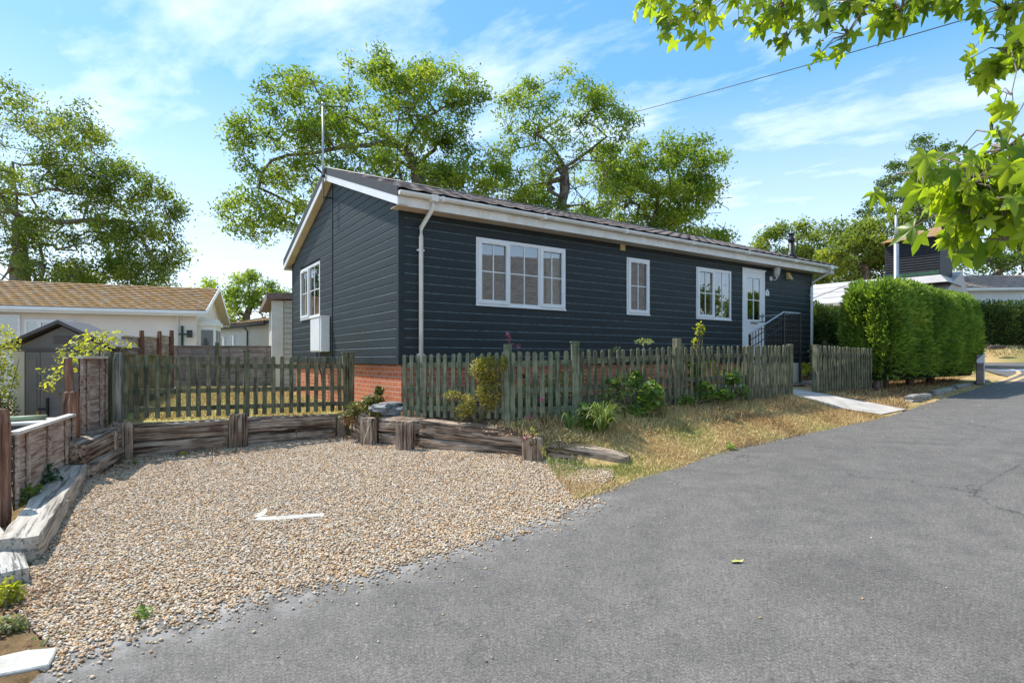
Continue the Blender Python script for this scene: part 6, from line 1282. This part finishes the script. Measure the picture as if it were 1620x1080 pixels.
for i, (lb, base, bls, mm, n, sz) in enumerate([
    ('broad leaved mallow below the capped post beside the arching clump', (938, 668, 7.3), [(928, 650, 7.4, 12, 12, 1), (932, 672, 7.3, 12, 12, 1)], midg, 90, .10),
    ('broad leaves and yellowing foliage pushing through the pickets right of the arching clump', (1030, 655, 8.0), [(1030, 625, 8.0, 22, 22, 1.2), (1010, 648, 7.95, 20, 10, .6), (1005, 600, 8.2, 14, 14, .5), (965, 605, 8.0, 16, 8, .3)], midg, 330, .085),
    ('withered pale leaves at the picket foot left of the middle post', (1045, 650, 8.1), [(1045, 640, 8.2, 16, 14, 1), (1028, 610, 8.25, 6, 16, .5)], olive, 150, .07),
    ('dark leaved mallow through the pickets below the small window', (1130, 640, 9.0), [(1115, 618, 9.0, 20, 16, 1), (1145, 625, 9.1, 18, 10, .8), (1160, 600, 9.3, 12, 12, .4), (1100, 590, 9.3, 16, 20, .6)], midg, 430, .08),
    ('tall bright yellow green stem rising above the pickets', (1103, 630, 9.4), [(1106, 520, 9.4, 9, 12, 1), (1100, 545, 9.4, 8, 12, .8), (1104, 575, 9.4, 12, 22, .9)], yg, 150, .07),
    ('lime leaved bush behind the pickets near the middle post', (1120, 625, 9.9), [(1085, 590, 9.8, 20, 28, 1), (1120, 590, 10, 26, 26, 1), (1160, 595, 10.3, 22, 20, .7)], yg, 800, .07),
    ('pale green sprays above the pickets below the slim window', (1020, 610, 8.7), [(1018, 540, 8.7, 16, 5, 1), (1000, 590, 8.8, 20, 14, .8), (975, 553, 8.6, 9, 5, .4), (1075, 545, 9.0, 7, 4, .3), (1030, 575, 8.8, 22, 10, .6)], m_leaf('pale_sage_leaf', (.16, .22, .08), (.32, .38, .16), (.55, .58, .35), .3), 260, .05),
    ('leafy green growth climbing through the pickets behind the strappy clump', (985, 650, 7.9), [(985, 612, 7.95, 24, 22, 1), (960, 625, 7.85, 16, 16, .6)], midg, 260, .06),
    ('low broad leaves at the picket foot under the tall yellow green stem', (1100, 645, 8.8), [(1085, 632, 8.75, 18, 9, 1), (1175, 618, 9.4, 14, 10, .7), (1145, 600, 9.35, 14, 16, .6)], midg, 260, .07),
    ('mixed green border plants behind the pickets below the wide window', (870, 640, 8.2), [(860, 615, 8.2, 40, 25, 1), (900, 610, 8.3, 40, 28, 1), (830, 640, 8.1, 25, 20, .7), (680, 640, 8.6, 40, 14, .5)], midg, 1500, .06)]):
    B_ = P(*base); q = B_.copy(); q.z = gz(B_.x, B_.y); leafy('garden_plant', lb, q, [bl(*b[:5], b[5], b[3]*.6) for b in bls], mm, n, sz, 'plant', PG, seed=100+i, shape=big if sz > .07 else None)
def flower(label, base, spots, petm, n, size, seed):
    B_ = P(*base); B_.z = gz(B_.x, B_.y); o = leafy('flowering_plant', label, B_, [bl(base[0], base[1]-14, base[2], 8, 12, 1)], olive, 26, .045, 'plant', 'flowering plants along the pickets', seed=seed)
    rg = np.random.default_rng(seed); m = MB(); ps = []
    for (px, py, Y, r) in spots:
        e = P(px, py, Y)-B_; m.tube([(0, 0, 0), tuple(e*.5+Vector((.03, 0, .05))), tuple(e)], .004, 5); ps.append(np.array(e)+rg.normal(0, r/FPX*Y*.5, (n, 3)))
    m.build('stem', m_plain('reddish_stem', (.2, .09, .07), .7), o); [scatter('flower', OAKL_V, OAKL_F[:2], q, rotmats(len(q), 1.2), size*rg.uniform(.6, 1.2, len(q)), petm, None, False, o) for q in ps]
flower('pink flowered tall plant rising above the corner picket post', (806, 668, 7.75), [(804, 528, 7.75, 5), (806, 534, 7.75, 5), (808, 545, 7.75, 4), (820, 549, 7.75, 5), (836, 566, 7.8, 5)], pinkm, 14, .035, 5)
flower('deep pink valerian in front of the pickets left of the capped post', (862, 672, 7.45), [(857, 632, 7.45, 5), (837, 659, 7.3, 5)], pinkm, 26, .03, 6)
flower('crimson dying flower heads at the end of the long sleeper', (845, 695, 6.95), [(842, 689, 6.95, 8), (833, 692, 6.95, 6)], m_attr('crimson_petal', [(0, (.25, .03, .05)), (1, (.4, .1, .12))], .7), 26, .03, 7)
leafy('shrub', 'bleached twiggy weeds on the verge above the last sleeper', gp(880, 712), [bl(890, 690, 6.95, 24, 14, 1), bl(920, 700, 7.0, 26, 14, 1)], m_leaf('bleached_leaf', (.22, .17, .08), (.38, .31, .16), (.55, .48, .3), .3), 700, .03, 'weed', seed=12)
for i, (lb, px, py, rx, ry, mm, n, sz) in enumerate([('tangle of yellow and green weeds by the white timber block', 12, 940, 22, 26, yg, 220, .05), ('low grey green weeds in the bottom left corner', 10, 995, 28, 20, m_leaf('greygreen', (.12, .15, .06), (.24, .26, .12), (.4, .4, .2), .3), 420, .035), ('dark green strawberry like leaves above the white kerb slab', 108, 1010, 20, 8, ivym, 70, .05), ('dock like green leaves left of the white kerb slab', 55, 1025, 20, 8, midg, 60, .055), ('yellow leaved sprig by the far white block', 10, 885, 14, 14, yg, 70, .05)]):
    q = rp(px, py+ry); leafy('weed', lb, q, [bl(px, py, q.y+.08, rx, ry, 1)], mm, n, sz, 'weed', None, seed=130+i)
q = P(1273, 590, 13.6); leafy('border_plant', 'pale variegated border plants by the far brick base', q, [bl(1262, 590, 13.4, 12, 7, 1), bl(1280, 585, 13.6, 16, 8, 1), bl(1275, 578, 13.8, 16, 6, .6)], yg, 330, .08, 'plant', seed=14)
p0_ = P(1252, 604, 12.3); p1_ = P(1298, 604, 13.0); sleeper((p0_.x, p0_.y, 0), (p1_.x, p1_.y, 0), .2, .2, 'low sleeper edging the small border by the front gate', 80, .84, .86)
# ---------------------------------------------------------------- overhanging sweetgum
def sweetgum():
    rg = np.random.default_rng(5); base = Vector((4.6, -1.6, .05)); o = empty('sweetgum_tree', base, 0, 'sweetgum whose star shaped leaves hang into the top right of the view', 'tree')
    m = MB(); ps = []; sizes = []
    top = Vector((4.3, -1.2, 3.0)); crown = Vector((4.0, -1.0, 5.2)); m.tube([(0, 0, 0), tuple((top-base)*.5), tuple(top-base), tuple(crown-base)], [.17, .14, .12, .05], 10)
    cl = [(1040, -6, 3.1, 42, 22, 24), (1110, 8, 3.0, 38, 22, 18), (1170, -8, 3.0, 40, 18, 16), (1240, 10, 2.9, 34, 20, 20), (1245, 60, 2.85, 14, 14, 6), (1300, 16, 2.8, 30, 20, 15), (1340, 55, 2.75, 18, 16, 8), (1370, 10, 2.7, 34, 18, 14), (1425, 14, 2.6, 28, 22, 13), (1465, 0, 2.6, 30, 14, 10), (1060, 35, 3.05, 16, 10, 5), (1225, 30, 2.9, 18, 14, 7),
          (1540, -10, 2.5, 40, 16, 14), (1595, 20, 2.5, 26, 24, 14), (1600, 80, 2.4, 24, 26, 16), (1575, 105, 2.5, 24, 16, 12), (1600, 150, 2.0, 16, 20, 3),
          (1590, 235, 1.75, 36, 26, 10), (1540, 290, 1.7, 48, 32, 17), (1458, 272, 1.75, 26, 22, 9), (1590, 330, 1.65, 42, 42, 24), (1530, 345, 1.75, 40, 34, 18), (1600, 270, 1.7, 42, 26, 14), (1505, 312, 1.8, 30, 20, 9), (1660, 300, 1.6, 50, 60, 20), (1680, 80, 2.2, 60, 80, 20), (1570, 210, 1.62, 16, 12, 3), (1590, 380, 1.7, 36, 14, 6)]
    hubs = []
    for (px, py, Y, rx, ry, n) in cl:
        c = P(px, py, Y); hubs.append(c)
        for _ in range(int(n*1.55)):
            e = c+Vector((rg.normal(0, .6)*rx/FPX*Y, rg.normal(0, .10), rg.normal(0, .55)*ry/FPX*Y)); ps.append(e); sizes.append(rg.uniform(.5, 1.3)*(.072 if Y > 2 else .072))
            mid = c.lerp(e, .5)+Vector((0, 0, .03)); m.tube([tuple(c-base), tuple(mid-base), tuple(e-base)], [.003, .002, .0014], 4, caps=False)
    # limbs linking hubs
    def limb(pts, r0, r1):
        n = len(pts); m.tube([tuple(Vector(p)-base) for p in pts], [r0+(r1-r0)*i/(n-1) for i in range(n)], 6)
    h = hubs
    l1 = [top, Vector((3.6, .6, 4.1)), Vector((3.0, 2.0, 4.0))]; limb(l1+[h[12]+Vector((0, 0, .15)), h[9]+Vector((0, 0, .25)), h[7]+Vector((0, 0, .25)), h[5]+Vector((0, 0, .3)), h[3]+Vector((0, 0, .3)), h[2]+Vector((0, 0, .25)), h[1]+Vector((0, 0, .2)), h[0]], .05, .003)
    for i in (0, 1, 2, 3, 5, 7, 8, 9, 12): limb([h[i]+Vector((0, 0, .25)), h[i]+Vector((.02, 0, .1)), h[i]], .005, .002)
    for a, b in ((3, 4), (5, 6), (1, 10), (3, 11), (13, 14), (14, 15), (13, 12), (14, 16)): limb([h[a], h[a].lerp(h[b], .5)+Vector((.02, 0, 0)), h[b]], .003, .0016)
    l2 = [top, Vector((3.4, .3, 3.0)), Vector((2.4, 1.3, 2.6)), h[24]]; limb(l2, .04, .006)
    for a, b in ((24, 20), (20, 18), (18, 19), (24, 22), (22, 17), (20, 21), (21, 23), (20, 27), (17, 26), (24, 25)): limb([h[a], h[a].lerp(h[b], .5)+Vector((0, 0, .03)), h[b]], .004, .002)
    for k in range(9):
        a = k*.7; e = Vector((4.2+2.2*math.cos(a), -1.6+2.0*math.sin(a), 4.2+.35*k)); limb([top.lerp(crown, .2+.08*k), top.lerp(e, .5)+Vector((0, 0, .6)), e], .035, .006)
        for _ in range(120): q = e+Vector(rg.normal(0, .55, 3)); ps.append(q); sizes.append(rg.uniform(.06, .09))
    m.build('trunk', bark_pale, o)
    # star leaf
    V = [(0, 0, 0)]; lobes = [(-2.05, .62), (-1.05, .85), (0, 1.0), (1.05, .85), (2.05, .62)]; ring = []
    for i, (a, l) in enumerate(lobes):
        if i == 0: ring.append((a-.5, .20))
        ring += [(a-.30, l*.66), (a, l), (a+.30, l*.66)]
        ring.append((a+.525 if i < 4 else a+.5, .42 if i < 4 else .20))
    for (a, r_) in ring: V.append((r_*math.sin(a), r_*math.cos(a), -.24*r_*r_+(.07 if r_ < .5 else -.03 if r_ < .8 else 0)))
    n = len(ring); F = []
    i = 1
    while i+2 <= n: F.append((0, i, i+1, i+2)); i += 2
    n_ = len(ps); pos = np.array([tuple(p_-base) for p_ in ps]); R_ = np.empty((n_, 3, 3))
    for i in range(n_):
        d = Vector((rg.normal(0, .55), rg.normal(0, .55), -1+rg.normal(0, .45))).normalized(); nr = Vector((rg.normal(0, .6), -1+rg.normal(0, .5), .5+rg.normal(0, .5))); x = d.cross(nr).normalized(); z = x.cross(d)
        R_[i] = np.array([[x.x, d.x, z.x], [x.y, d.y, z.y], [x.z, d.z, z.z]])
    sz = np.array(sizes); scatter('foliage', V, F, pos, R_, np.stack([sz*rg.uniform(.7, 1.08, n_), sz, sz*rg.uniform(.3, 2.2, n_)], 1), gum_leaf, None, True, o)
sweetgum()
# ---------------------------------------------------------------- overhead cable on its pole
def cable():
    a = Vector((-15.5, 58, 1.55+(568-262)/900*58)); b = P(1760, -38, 14)
    pts = []
    for i in range(41): t = i/40; q = a.lerp(b, t); q.z -= .9*4*t*(1-t); pts.append(q)
    m = MB(); m.tube([tuple(p_) for p_ in pts], .016, 5); o = m.build('overhead_cable', blackp); tag(o, 'thin black overhead cable crossing the sky', 'cable')
    for (q, lb) in ((b, 'timber utility pole right of the lane carrying the cable'), (a, 'far timber utility pole hidden behind the oaks')):
        m = MB(); m.tube([(q.x, q.y, .4), (q.x, q.y, q.z+.3)], [.15, .11], 10); o = m.build('utility_pole', bark); tag(o, lb, 'pole')
cable()
